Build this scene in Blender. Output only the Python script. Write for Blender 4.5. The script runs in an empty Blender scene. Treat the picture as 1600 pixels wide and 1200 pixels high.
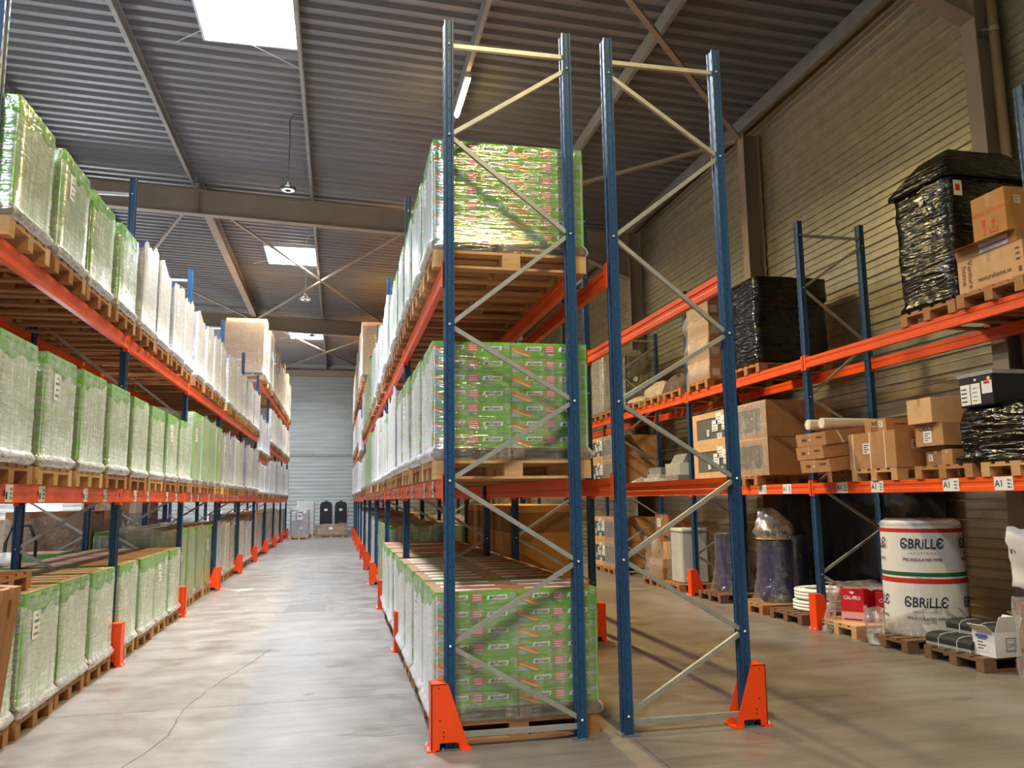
import bpy, bmesh, math, random
from mathutils import Vector, Matrix
SC = bpy.context.scene
COL = SC.collection
R = random.Random(7)
PI = math.pi
ORD = ['first', 'second', 'third', 'fourth', 'fifth', 'sixth', 'seventh', 'eighth', 'ninth', 'tenth']

# ------------------------------------------------------------------ materials
M = {}
def nt(name):
    m = bpy.data.materials.new(name); m.use_nodes = True
    t = m.node_tree; t.nodes.clear()
    out = t.nodes.new('ShaderNodeOutputMaterial')
    M[name] = m
    return m, t, t.nodes, t.links, out
def srgb(r, g, b):
    f = lambda c: (c/255/12.92) if c/255 <= .04045 else ((c/255+.055)/1.055)**2.4
    return (f(r), f(g), f(b), 1)
def coords(N, Lk, scale=(1, 1, 1), rnd=True, kind='Object'):
    tc = N.new('ShaderNodeTexCoord'); mp = N.new('ShaderNodeMapping')
    mp.inputs['Scale'].default_value = scale
    Lk.new(tc.outputs[kind], mp.inputs['Vector'])
    if rnd:
        oi = N.new('ShaderNodeObjectInfo'); ml = N.new('ShaderNodeMath'); ml.operation = 'MULTIPLY'; ml.inputs[1].default_value = 37.0
        Lk.new(oi.outputs['Random'], ml.inputs[0]); Lk.new(ml.outputs[0], mp.inputs['Location'])
    return mp.outputs['Vector']
def noise(N, Lk, vec, scale, detail=3, rough=.55, dist=0):
    n = N.new('ShaderNodeTexNoise'); n.inputs['Scale'].default_value = scale; n.inputs['Detail'].default_value = detail
    n.inputs['Roughness'].default_value = rough; n.inputs['Distortion'].default_value = dist
    Lk.new(vec, n.inputs['Vector']); return n.outputs['Fac']
def ramp(N, Lk, fac, stops):
    r = N.new('ShaderNodeValToRGB'); e = r.color_ramp.elements
    while len(e) < len(stops): e.new(.5)
    for i, (p, c) in enumerate(stops):
        e[i].position = p; e[i].color = c if len(c) == 4 else (*c, 1)
    Lk.new(fac, r.inputs['Fac']); return r.outputs['Color']
def math_(N, Lk, op, a, b=None, clamp=False):
    n = N.new('ShaderNodeMath'); n.operation = op; n.use_clamp = clamp
    for i, x in enumerate((a, b)):
        if x is None: continue
        if isinstance(x, (int, float)): n.inputs[i].default_value = x
        else: Lk.new(x, n.inputs[i])
    return n.outputs[0]
def principled(N, Lk, out, col, rough, metal=0, bump=None, bstr=.2, bdist=.01, spec=.5, coat=0):
    p = N.new('ShaderNodeBsdfPrincipled')
    if isinstance(col, tuple): p.inputs['Base Color'].default_value = col
    else: Lk.new(col, p.inputs['Base Color'])
    if isinstance(rough, (int, float)): p.inputs['Roughness'].default_value = rough
    else: Lk.new(rough, p.inputs['Roughness'])
    p.inputs['Metallic'].default_value = metal
    p.inputs['Specular IOR Level'].default_value = spec
    p.inputs['Coat Weight'].default_value = coat
    if bump is not None:
        b = N.new('ShaderNodeBump'); b.inputs['Strength'].default_value = bstr; b.inputs['Distance'].default_value = bdist
        Lk.new(bump, b.inputs['Height']); Lk.new(b.outputs['Normal'], p.inputs['Normal'])
    if out is not None: Lk.new(p.outputs[0], out.inputs['Surface'])
    return p
def plain(name, rgb, rough=.6, metal=0, var=.12, scale=6, bump=0, spec=.5, stretch=(1, 1, 1), rnd=True):
    m, t, N, Lk, out = nt(name)
    c = srgb(*rgb)
    v = coords(N, Lk, stretch, rnd)
    n = noise(N, Lk, v, scale)
    lo = tuple(x*(1-var) for x in c[:3]); hi = tuple(min(1, x*(1+var)) for x in c[:3])
    col = ramp(N, Lk, n, [(.3, lo), (.7, hi)])
    principled(N, Lk, out, col, rough, metal, n if bump else None, bump, spec=spec)
    return m
def emit(name, rgb, strength):
    m, t, N, Lk, out = nt(name)
    e = N.new('ShaderNodeEmission'); e.inputs[0].default_value = srgb(*rgb); e.inputs[1].default_value = strength
    Lk.new(e.outputs[0], out.inputs['Surface']); return m
def film(name, tint, haze, streak, edge, rough=.22, gloss=.12, stretch=(1.2, 1.2, 14), bstr=.6, scale=4, edgegloss=.3, bd=.012):
    """Stretch film: see-through, with milky streaks and a wrinkled glossy skin."""
    m, t, N, Lk, out = nt(name)
    v = coords(N, Lk, stretch)
    n = noise(N, Lk, v, scale, 3, .5, .5)                    # taut horizontal wrinkles
    v2 = coords(N, Lk, (5, 5, .6)); n2 = noise(N, Lk, v2, 4, 2, .5, .6)   # vertical gathers
    v3 = coords(N, Lk, (1, 1, 1)); n3 = noise(N, Lk, v3, 2.2, 3, .55, 1.0)  # slack patches
    lw = N.new('ShaderNodeLayerWeight'); lw.inputs['Blend'].default_value = .35
    sm = math_(N, Lk, 'ADD', math_(N, Lk, 'MULTIPLY', n, .35), math_(N, Lk, 'ADD', math_(N, Lk, 'MULTIPLY', n2, .4), math_(N, Lk, 'MULTIPLY', n3, .25)))
    a = math_(N, Lk, 'MULTIPLY', ramp(N, Lk, sm, [(.47, (0, 0, 0)), (.66, (1, 1, 1))]), streak)
    f = math_(N, Lk, 'ADD', math_(N, Lk, 'ADD', a, math_(N, Lk, 'MULTIPLY', lw.outputs['Facing'], edge)), haze, True)
    bp = N.new('ShaderNodeBump'); bp.inputs['Strength'].default_value = bstr; bp.inputs['Distance'].default_value = bd
    Lk.new(math_(N, Lk, 'ADD', n, math_(N, Lk, 'MULTIPLY', n2, .12)), bp.inputs['Height'])
    tr = N.new('ShaderNodeBsdfTransparent')
    df = N.new('ShaderNodeBsdfDiffuse'); df.inputs['Color'].default_value = srgb(*tint)
    tl = N.new('ShaderNodeBsdfTranslucent'); tl.inputs['Color'].default_value = srgb(*tint)
    md = N.new('ShaderNodeMixShader'); md.inputs[0].default_value = .15; Lk.new(df.outputs[0], md.inputs[1]); Lk.new(tl.outputs[0], md.inputs[2])
    gl = N.new('ShaderNodeBsdfGlossy'); gl.inputs['Roughness'].default_value = rough; gl.inputs['Color'].default_value = (1, 1, 1, 1); Lk.new(bp.outputs[0], gl.inputs['Normal'])
    mx = N.new('ShaderNodeMixShader'); Lk.new(f, mx.inputs[0]); Lk.new(tr.outputs[0], mx.inputs[1]); Lk.new(md.outputs[0], mx.inputs[2])
    gf = math_(N, Lk, 'ADD', math_(N, Lk, 'MULTIPLY', lw.outputs['Facing'], edgegloss), gloss, True)
    m2 = N.new('ShaderNodeMixShader'); Lk.new(gf, m2.inputs[0]); Lk.new(mx.outputs[0], m2.inputs[1]); Lk.new(gl.outputs[0], m2.inputs[2])
    Lk.new(m2.outputs[0], out.inputs['Surface']); return m

plain('blue_paint', (29, 67, 101), .38, 0, .1, 3, spec=.5)
plain('orange_paint', (238, 88, 26), .4, 0, .1, 2.5)
plain('guard_orange', (246, 74, 14), .42, 0, .06, 3)
plain('galv', (176, 176, 168), .42, .55, .12, 9)
plain('steel_plate', (128, 134, 140), .45, .6, .1, 9)
plain('hole_black', (10, 14, 20), .8, 0, .05, 3)
plain('bolt', (225, 230, 232), .3, .3, .05, 4)
plain('white_tag', (232, 230, 226), .6, 0, .04, 5)
plain('ink', (26, 28, 36), .7, 0, .05, 5)
plain('grey_ink', (110, 112, 116), .7, 0, .05, 5)
plain('green_card', (104, 178, 42), .42, 0, .12, 5)
plain('green_dark', (70, 138, 50), .45, 0, .1, 5)
plain('swoosh_orange', (238, 98, 36), .45, 0, .08, 5)
plain('swoosh_yellow', (246, 206, 96), .45, 0, .06, 5)
plain('brand_red', (226, 96, 92), .45, 0, .08, 5)
plain('brand_white', (240, 242, 238), .45, 0, .03, 5)
plain('pale_blue', (168, 190, 196), .45, 0, .05, 5)
plain('kraft', (176, 128, 84), .75, 0, .14, 7)
plain('kraft_light', (206, 162, 116), .75, 0, .1, 6)
plain('kraft_dark', (142, 98, 60), .8, 0, .15, 7)
plain('kraft_gold', (188, 134, 70), .75, 0, .12, 6)
plain('kraft_lid', (158, 116, 86), .75, 0, .14, 7)
plain('tape', (188, 150, 108), .3, 0, .05, 5)
plain('blue_card', (92, 104, 186), .5, 0, .12, 5)
plain('lilac_card', (176, 176, 196), .55, 0, .1, 6)
plain('white_card', (226, 226, 224), .55, 0, .05, 6)
plain('grey_card', (126, 124, 120), .6, 0, .1, 6)
plain('red_box', (206, 30, 44), .45, 0, .06, 4)
plain('red_pale', (224, 160, 150), .5, 0, .06, 4)
plain('navy_vinyl', (22, 34, 92), .4, 0, .1, 4)
plain('tank_black', (34, 36, 40), .5, 0, .1, 4)
plain('white_plastic', (236, 234, 228), .42, 0, .05, 4)
plain('cream_tube', (222, 214, 196), .5, 0, .05, 4)
plain('foam_black', (34, 34, 36), .75, 0, .15, 9)
plain('foam_grey', (150, 150, 150), .7, 0, .1, 9)
plain('black_plastic', (22, 23, 25), .45, 0, .1, 5)
plain('print_red', (196, 44, 34), .6, 0, .06, 5)
plain('print_green', (26, 98, 52), .6, 0, .06, 5)
plain('print_navy', (36, 38, 78), .6, 0, .06, 5)
plain('print_brown', (96, 62, 36), .7, 0, .06, 5)
plain('sack_white', (222, 216, 208), .55, 0, .08, 5, .3)
plain('bag_beige', (168, 152, 130), .8, 0, .2, 8, .4)
plain('bag_brown', (86, 70, 60), .8, 0, .2, 8, .4)
plain('wine_cloth', (112, 40, 40), .8, 0, .2, 8, .3)
plain('black_cloth', (34, 34, 42), .75, 0, .2, 8, .4)
plain('beige_steel', (160, 145, 126), .55, 0, .08, 2)
plain('purlin_galv', (150, 148, 142), .5, .3, .12, 4)
plain('lamp_black', (26, 27, 30), .45, .2, .08, 5)
plain('lamp_white', (226, 226, 222), .4, 0, .04, 5)
plain('curb_white', (226, 232, 240), .6, 0, .03, 3)
plain('downpipe', (158, 138, 104), .5, 0, .06, 3)
plain('yellow_dot', (246, 190, 50), .5, 0, .03, 3)
plain('silver_tape', (168, 170, 172), .35, .4, .06, 6)
plain('strap_white', (228, 220, 208), .5, 0, .04, 6)
plain('crate_grey', (92, 92, 86), .6, 0, .15, 6)
emit('skylight_glow', (226, 238, 255), 7.0)
emit('tube_glow', (255, 228, 140), 45.0)
emit('door_glow', (236, 242, 255), 3.5)
emit('led_glow', (255, 250, 240), .7)

def wood(name, rgb, var=.35):
    m, t, N, Lk, out = nt(name)
    c = srgb(*rgb)
    v = coords(N, Lk, (1.2, 9, 9))
    n = noise(N, Lk, v, 5, 5, .6, .8)
    v2 = coords(N, Lk, (1, 1, 1)); n2 = noise(N, Lk, v2, 3, 2)
    s = math_(N, Lk, 'ADD', math_(N, Lk, 'MULTIPLY', n, .6), math_(N, Lk, 'MULTIPLY', n2, .4))
    col = ramp(N, Lk, s, [(.3, tuple(x*(1-var) for x in c[:3])), (.7, tuple(min(1, x*(1+var*.6)) for x in c[:3]))])
    principled(N, Lk, out, col, .8, 0, n, .25)
wood('pallet_wood', (168, 118, 74))
wood('pallet_light', (200, 156, 104), .25)
wood('pallet_old', (118, 86, 62))

def black_film():
    m, t, N, Lk, out = nt('black_film')
    v = coords(N, Lk, (.7, .7, 4.5))
    n = noise(N, Lk, v, 2.6, 3, .5, 1.2)
    v2 = coords(N, Lk, (1, 1, 1.5)); n2 = noise(N, Lk, v2, 3, 2, .5, 1)
    h = math_(N, Lk, 'ADD', n, math_(N, Lk, 'MULTIPLY', n2, .6))
    principled(N, Lk, out, srgb(7, 7, 7), .2, 0, h, 1.0, .05, spec=.5)
black_film()
film('film_clear', (240, 234, 206), .06, .36, .16, .17, .2)
film('film_haze', (244, 244, 236), .34, .50, .12, .2, .18)  # whitened to put glare sheen into the aisle-facing ends
film('film_milky', (242, 240, 240), .58, .42, .1, .22, .18)
film('film_thin', (236, 232, 226), .02, .10, .10, .14, .14, (3, 3, 3), .8, 4, .2, .03)
film('film_loose', (236, 226, 218), .10, .40, .3, .14, .2, (3, 3, 3), .9, 5, .3, .03)

def concrete():
    m, t, N, Lk, out = nt('concrete')
    v = coords(N, Lk, (1, 1, 1), False)
    big = noise(N, Lk, v, .35, 4, .6, .6)
    mid = noise(N, Lk, v, 2.2, 6, .65, .4)
    v2 = coords(N, Lk, (.5, 3.2, 1), False)
    str_ = noise(N, Lk, v2, 1.6, 6, .7, .8)
    fine = noise(N, Lk, v, 38, 3, .6)
    s = math_(N, Lk, 'ADD', math_(N, Lk, 'MULTIPLY', big, .3), math_(N, Lk, 'ADD', math_(N, Lk, 'MULTIPLY', mid, .25), math_(N, Lk, 'MULTIPLY', str_, .45)))
    s = math_(N, Lk, 'ADD', s, math_(N, Lk, 'MULTIPLY', math_(N, Lk, 'SUBTRACT', fine, .5), .12))
    col = ramp(N, Lk, s, [(.33, srgb(90, 82, 76)), (.47, srgb(122, 114, 107)), (.60, srgb(139, 131, 125)), (.72, srgb(164, 158, 152))])
    rg = ramp(N, Lk, mid, [(.35, (.28, .28, .28)), (.65, (.5, .5, .5))])
    principled(N, Lk, out, col, rg, 0, fine, .06, spec=.45)
concrete()
def deck(name, rgb, rough, metal):
    m, t, N, Lk, out = nt(name)
    v = coords(N, Lk, (.4, 3, 3), False)
    n = noise(N, Lk, v, 1.5, 4)
    c = srgb(*rgb)
    col = ramp(N, Lk, n, [(.3, tuple(x*.86 for x in c[:3])), (.7, tuple(x*1.1 for x in c[:3]))])
    principled(N, Lk, out, col, rough, metal, spec=.4)
deck('deck_metal', (130, 129, 129), .45, .4)
deck('wall_metal', (196, 188, 160), .40, .75)
deck('endwall_metal', (186, 188, 184), .42, .3)
deck('leftwall_metal', (220, 224, 224), .5, .1)

# ------------------------------------------------------------------ mesh builder
_tc = {}
def text_geo(s, size, align='CENTER', bold=False, shear=0, xs=1.0):
    key = (s, size, align, bold, shear, xs)
    if key in _tc: return _tc[key]
    cu = bpy.data.curves.new('t', 'FONT'); cu.body = s; cu.size = size; cu.align_x = align; cu.resolution_u = 2
    cu.shear = shear; cu.offset = size*.018 if bold else 0
    o = bpy.data.objects.new('t', cu)
    me = bpy.data.meshes.new_from_object(o)
    vs = [(v.co.x*xs, v.co.y) for v in me.vertices]; fs = [tuple(p.vertices) for p in me.polygons]
    bpy.data.objects.remove(o); bpy.data.meshes.remove(me); bpy.data.curves.remove(cu)
    _tc[key] = (vs, fs); return _tc[key]

class MB:
    def __init__(s): s.v = []; s.f = []; s.m = []
    def face(s, pts, mi=0):
        i = len(s.v); s.v += [tuple(p) for p in pts]; s.f.append(tuple(range(i, i+len(pts)))); s.m.append(mi)
    def box(s, a, b, mi=0, top=None, skip=''):
        x0, y0, z0 = a; x1, y1, z1 = b; i = len(s.v)
        s.v += [(x0, y0, z0), (x1, y0, z0), (x1, y1, z0), (x0, y1, z0), (x0, y0, z1), (x1, y0, z1), (x1, y1, z1), (x0, y1, z1)]
        for k, q in (('b', (0, 3, 2, 1)), ('t', (4, 5, 6, 7)), ('f', (0, 1, 5, 4)), ('r', (1, 2, 6, 5)), ('k', (2, 3, 7, 6)), ('l', (3, 0, 4, 7))):
            if k in skip: continue
            s.f.append(tuple(i+j for j in q)); s.m.append(top if (k == 't' and top is not None) else mi)
        return s
    def extr(s, prof, axis, a, b, mi=0, caps=True, closed=True):
        def P(u, w, t): return {'x': (t, u, w), 'y': (u, t, w), 'z': (u, w, t)}[axis]
        i = len(s.v); n = len(prof)
        s.v += [P(u, w, a) for u, w in prof] + [P(u, w, b) for u, w in prof]
        for k in range(n if closed else n-1):
            j = (k+1) % n; s.f.append((i+k, i+j, i+n+j, i+n+k)); s.m.append(mi)
        if caps and closed:
            s.f.append(tuple(i+k for k in reversed(range(n)))); s.m.append(mi)
            s.f.append(tuple(i+n+k for k in range(n))); s.m.append(mi)
        return s
    def lathe(s, prof, c=(0, 0, 0), n=24, mis=None, caps=True, axis='z'):
        i = len(s.v)
        for r, z in prof:
            for k in range(n):
                a = 2*PI*k/n; p = (r*math.cos(a), r*math.sin(a), z)
                if axis == 'x': p = (p[2], p[0], p[1])
                if axis == 'y': p = (p[0], p[2], p[1])
                s.v.append((c[0]+p[0], c[1]+p[1], c[2]+p[2]))
        for j in range(len(prof)-1):
            for k in range(n):
                l = (k+1) % n
                s.f.append((i+j*n+k, i+j*n+l, i+(j+1)*n+l, i+(j+1)*n+k)); s.m.append(mis[j] if mis else 0)
        if caps:
            s.f.append(tuple(i+k for k in reversed(range(n)))); s.m.append(mis[0] if mis else 0)
            j = (len(prof)-1)*n; s.f.append(tuple(i+j+k for k in range(n))); s.m.append(mis[-1] if mis else 0)
        return s
    def tube(s, path, r, n=8, mi=0, closed=False):
        P = [Vector(p) for p in path]; i = len(s.v); m = len(P)
        up = Vector((0, 0, 1))
        for k, p in enumerate(P):
            t = (P[(k+1) % m] if (closed or k < m-1) else P[k]) - (P[k-1] if (closed or k > 0) else P[k])
            t.normalize()
            a = t.cross(up if abs(t.z) < .95 else Vector((1, 0, 0))).normalized(); b = t.cross(a)
            for q in range(n):
                w = 2*PI*q/n; s.v.append(tuple(p+a*r*math.cos(w)+b*r*math.sin(w)))
        for k in range(m if closed else m-1):
            for q in range(n):
                l = (q+1) % n; kk = (k+1) % m
                s.f.append((i+k*n+q, i+kk*n+q, i+kk*n+l, i+k*n+l)); s.m.append(mi)
        if not closed:
            s.f.append(tuple(i+q for q in range(n))); s.m.append(mi)
            s.f.append(tuple(i+(m-1)*n+q for q in reversed(range(n)))); s.m.append(mi)
        return s
    def bar(s, a, b, w, h, mi=0, up=(0, 0, 1)):
        a = Vector(a); b = Vector(b); t = (b-a).normalized(); u = Vector(up)
        x = t.cross(u).normalized(); y = x.cross(t).normalized(); i = len(s.v)
        for p in (a, b):
            for sx, sy in ((-1, -1), (1, -1), (1, 1), (-1, 1)): s.v.append(tuple(p+x*sx*w/2+y*sy*h/2))
        for q in ((0, 1, 5, 4), (1, 2, 6, 5), (2, 3, 7, 6), (3, 0, 4, 7), (3, 2, 1, 0), (4, 5, 6, 7)):
            s.f.append(tuple(i+j for j in q)); s.m.append(mi)
        return s
    def text(s, t, size, o, u, v, mi=0, align='CENTER', bold=False, shear=0, xs=1.0):
        vs, fs = text_geo(t, size, align, bold, shear, xs); o = Vector(o); u = Vector(u); v = Vector(v); i = len(s.v)
        s.v += [tuple(o+u*a+v*b) for a, b in vs]
        for f in fs: s.f.append(tuple(i+j for j in f)); s.m.append(mi)
        return s
    def plate(s, o, u, v, w, h, mi=0):
        o = Vector(o); u = Vector(u); v = Vector(v)
        s.face([o, o+u*w, o+u*w+v*h, o+v*h], mi); return s
    def grid(s, fn, nu, nv, mi=0, flip=False):
        i = len(s.v)
        for a in range(nu+1):
            for b in range(nv+1): s.v.append(tuple(fn(a/nu, b/nv)))
        for a in range(nu):
            for b in range(nv):
                q = (i+a*(nv+1)+b, i+(a+1)*(nv+1)+b, i+(a+1)*(nv+1)+b+1, i+a*(nv+1)+b+1)
                s.f.append(q[::-1] if flip else q); s.m.append(mi)
        return s
    def join(s, o, dm=0):
        i = len(s.v); s.v += o.v; s.f += [tuple(i+j for j in f) for f in o.f]; s.m += [m+dm for m in o.m]; return s
    def rot(s, i0, mat):
        for k in range(i0, len(s.v)): s.v[k] = tuple(mat @ Vector(s.v[k]))
    def mesh(s, name, mats, smooth=False, bevel=0):
        me = bpy.data.meshes.new(name)
        me.from_pydata(s.v, [], s.f)
        for m in mats: me.materials.append(M[m])
        me.polygons.foreach_set('material_index', s.m)
        if smooth: me.polygons.foreach_set('use_smooth', [True]*len(s.f))
        me.update()
        if bevel:
            bm = bmesh.new(); bm.from_mesh(me)
            bmesh.ops.remove_doubles(bm, verts=bm.verts, dist=1e-5)
            ed = [e for e in bm.edges if len(e.link_faces) == 2 and e.calc_face_angle(0) > .5]
            bmesh.ops.bevel(bm, geom=ed, offset=bevel, segments=2, affect='EDGES', clamp_overlap=True)
            bm.to_mesh(me); bm.free()
        return me
    def build(s, name, mats, parent=None, loc=(0, 0, 0), rot=(0, 0, 0), smooth=False, bevel=0, link=True):
        if isinstance(mats, str): mats = [mats]
        o = bpy.data.objects.new(name, s.mesh(name, mats, smooth, bevel))
        if link: COL.objects.link(o)
        o.location = loc; o.rotation_euler = rot
        if parent is not None: o.parent = parent
        return o

def tag(o, label, cat, group=None, kind=None):
    if label: o['label'] = label
    if cat: o['category'] = cat
    if group: o['group'] = group
    if kind: o['kind'] = kind
    return o
def struct(o): o['kind'] = 'structure'; return o
def empty(name, loc=(0, 0, 0), rz=0, link=True):
    o = bpy.data.objects.new(name, None); o.empty_display_size = .1
    if link: COL.objects.link(o)
    o.location = loc; o.rotation_euler = (0, 0, rz); return o
KIDS = {}
def kid(o, p):
    o.parent = p; KIDS.setdefault(p.name_full, []).append(o); return o
def part(mb, name, mats, p, **k):
    """A part of an unlinked pattern object p."""
    return kid(mb.build(name, mats, link=False, **k), p)
def instance(proto, loc, rz=0, skip=()):
    """A copy of a pattern object with copies of its parts and sub-parts."""
    r = proto.copy(); COL.objects.link(r); r.location = loc; r.rotation_euler = (0, 0, rz)
    def go(src, dst):
        for ch in KIDS.get(src.name_full, []):
            if ch.name.split('.')[0] in skip: continue
            c = ch.copy(); COL.objects.link(c); c.parent = dst
            go(ch, c)
    go(proto, r)
    return r
LIGHT_SKY = 1.05
LIGHT_TUBE = [400, 160, 130, 130, 380, 30, 25]
EXPOSURE = 0.52
# ------------------------------------------------------------------ layout constants (metres)
PITCH = 3.7
def YC(k): return PITCH*k + .05
NB = 9                        # bays in the long racks
FARY = 38.5; BACKY = -14.0; WX = 6.75; LX = -11.0
def roofz(x): return 8.906 - .04*x

# ------------------------------------------------------------------ floor
b = MB(); b.face([(LX, BACKY, 0), (WX, BACKY, 0), (WX, FARY, 0), (LX, FARY, 0)])
floor = struct(b.build('floor', 'concrete'))
plain('patch_grey', (116, 109, 104), .6, 0, .1, 6)
plain('crack_dark', (96, 88, 82), .8, 0, .1, 6)
plain('stain', (112, 103, 93), .55, 0, .15, 5)
b = MB(); b.face([(-1.58, 7.5, .002), (-.94, 7.45, .002), (-.93, 8.3, .002), (-1.53, 8.36, .002)])
b.build('repair_patch', 'patch_grey', floor)
def ribbon(pts, w, name, mat, jit=.0, seed=1):
    r = random.Random(seed); P = []
    for (x0, y0), (x1, y1) in zip(pts, pts[1:]):
        n = max(2, int(math.hypot(x1-x0, y1-y0)/.12))
        for i in range(n): P.append((x0+(x1-x0)*i/n+r.uniform(-jit, jit), y0+(y1-y0)*i/n+r.uniform(-jit, jit)))
    P.append(pts[-1]); m = MB()
    L = []
    for i, p in enumerate(P):
        q0 = P[max(0, i-1)]; q1 = P[min(len(P)-1, i+1)]; dx, dy = q1[0]-q0[0], q1[1]-q0[1]; l = math.hypot(dx, dy) or 1
        ww = w*r.uniform(.6, 1.3)/2; L.append(((p[0]-dy/l*ww, p[1]+dx/l*ww), (p[0]+dy/l*ww, p[1]-dx/l*ww)))
    for (a, c), (d, e) in zip(L, L[1:]): m.face([(*a, .0015), (*c, .0015), (*e, .0015), (*d, .0015)])
    return m.build(name, mat, floor)
ribbon([(-2.14, -.2), (-2.10, .17), (-1.97, .86), (-2.0, 1.61), (-1.89, 2.4), (-1.62, 3.7), (-1.5, 4.3)], .013, 'crack', 'crack_dark', .012, 3)
ribbon([(-3.0, 1.64), (-.1, 1.7)], .006, 'joint_line', 'crack_dark', .002, 4)
ribbon([(1.29, -.1), (1.28, -3.5)], .01, 'joint_line', 'crack_dark', .003, 5)
ribbon([(1.0, 1.72), (5.0, 1.8)], .008, 'joint_line', 'crack_dark', .003, 6)
def blotch(x, y, rx, ry, seed):
    r = random.Random(seed); n = 22
    b = MB(); b.face([(x+rx*math.cos(2*PI*k/n)*r.uniform(.6, 1.1), y+ry*math.sin(2*PI*k/n)*r.uniform(.6, 1.1), .001) for k in range(n)])
    b.build('stain', 'stain', floor)
for a in ((1.9, 1.05, .22, .07, 1), (2.1, 1.35, .1, .04, 2), (2.25, 1.5, .08, .05, 3), (1.75, 1.5, .1, .04, 4), (2.35, 1.3, .07, .03, 5),
          (-.55, .55, .22, .05, 6), (-.35, .7, .2, .04, 7), (-.75, 3.1, .16, .07, 8), (-1.0, 1.9, .06, .04, 9), (4.3, .3, .12, .06, 10), (-.42, .48, .15, .03, 11)):
    blotch(*a)

# ------------------------------------------------------------------ walls
def ribwall_x(name, x, y0, y1, z1, mat, sgn, pitch=.115):
    """Wall in the plane x with horizontal ribs; sgn = direction of the room."""
    prof = []; z = 0
    while z < z1:
        prof += [(x, z), (x, z+pitch*.40), (x+sgn*.012, z+pitch*.44), (x+sgn*.012, z+pitch*.48), (x, z+pitch*.52), (x, z+pitch*.86), (x+sgn*.03, z+pitch*.90), (x+sgn*.03, z+pitch*.97)]
        z += pitch
    b = MB()
    b.extr(prof, 'y', y0, y1, 0, False, False)
    return struct(b.build(name, mat))
ribwall_x('wall_right', WX, BACKY, FARY, 9.0, 'wall_metal', -1, .23)
def ribwall_y(name, y, x0, x1, z0, z1, mat, sgn, pitch=.2):
    prof = []; z = z0
    while z < z1:
        prof += [(y, z), (y, z+pitch*.45), (y+sgn*.035, z+pitch*.55), (y+sgn*.035, z+pitch*.9)]
        z += pitch
    b = MB()
    b.extr(prof, 'x', x0, x1, 0, False, False)
    return struct(b.build(name, mat))
w = ribwall_y('wall_back', FARY, LX, WX, 0, 9.6, 'endwall_metal', -1)
ribwall_y('wall_front', BACKY, LX, WX, 0, 9.6, 'endwall_metal', 1)
# left wall with a loading door
DY0, DY1, DZ = 24.3, 27.8, 3.6
b = MB()
for (y0, y1, z0, z1) in ((BACKY, DY0, 0, 9.6), (DY1, FARY, 0, 9.6), (DY0, DY1, DZ, 9.6)):
    prof = []; z = z0
    while z < z1:
        prof += [(LX, z), (LX, z+.1), (LX+.03, z+.12), (LX+.03, z+.2)]; z += .22
    b.extr(prof, 'y', y0, y1, 0, False, False)
struct(b.build('wall_left', 'leftwall_metal'))
b = MB(); b.box((LX-.05, DY0, 0), (LX-.02, DY1, DZ))
d = struct(b.build('door_1', 'door_glow'))
b = MB()
b.box((LX, DY0-.12, 0), (LX+.08, DY0, DZ+.12)).box((LX, DY1, 0), (LX+.08, DY1+.12, DZ+.12)).box((LX, DY0, DZ), (LX+.08, DY1, DZ+.12))
b.build('door_frame', 'white_card', d)
# rails on the walls
TRIM = [0]
def trim(mb, mat, smooth=False):
    TRIM[0] += 1
    return struct(mb.build('trim_%d' % TRIM[0], mat, smooth=smooth))
trim(MB().box((LX, FARY-.1, 4.03), (WX, FARY-.03, 4.15)), 'purlin_galv')
trim(MB().box((LX, FARY-.3, 8.3), (WX, FARY-.04, 8.62)), 'beige_steel')
# ------------------------------------------------------------------ roof
SKYY = [(BACKY+.29*a, BACKY+.29*c) for a, c in ((23, 30), (65, 72), (109, 115), (149, 156))]
SKY = [(-2.95, -1.55, y0, y1) for y0, y1 in SKYY]
SKY += [(-9.4, -8.0, y0, y1) for y0, y1 in SKYY]  # unseen left column, added for fill light
P = .29
def deck_strip(b, x0, x1, y0, y1):
    y = y0; prof = []
    while y < y1 - .01:
        for dy, dz in ((0, 0), (.11, 0), (.145, .07), (.255, .07), (.29, 0)):
            if y+dy <= y1+.001: prof.append((y+dy, dz))
        y += P
    if prof[-1][0] < y1: prof.append((y1, 0))
    i = len(b.v)
    for x in (x0, x1):
        for yy, dz in prof: b.v.append((x, yy, roofz(x)+dz))
    n = len(prof)
    for k in range(n-1): b.f.append((i+k, i+n+k, i+n+k+1, i+k+1)); b.m.append(0)
b = MB()
for x0, x1, holes in ((LX, -9.4, []), (-9.4, -8.0, [s for s in SKY if s[0] == -9.4]), (-8.0, -2.95, []), (-2.95, -1.55, [s for s in SKY if s[0] == -2.95]), (-1.55, WX+.15, [])):
    y = BACKY
    for h in holes:
        deck_strip(b, x0, x1, y, h[2]); y = h[3]
    deck_strip(b, x0, x1, y, FARY)
struct(b.build('ceiling', 'deck_metal'))
b = MB(); b.box((LX-.3, BACKY-.3, 9.75), (WX+.3, FARY+.3, 9.8))
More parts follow.
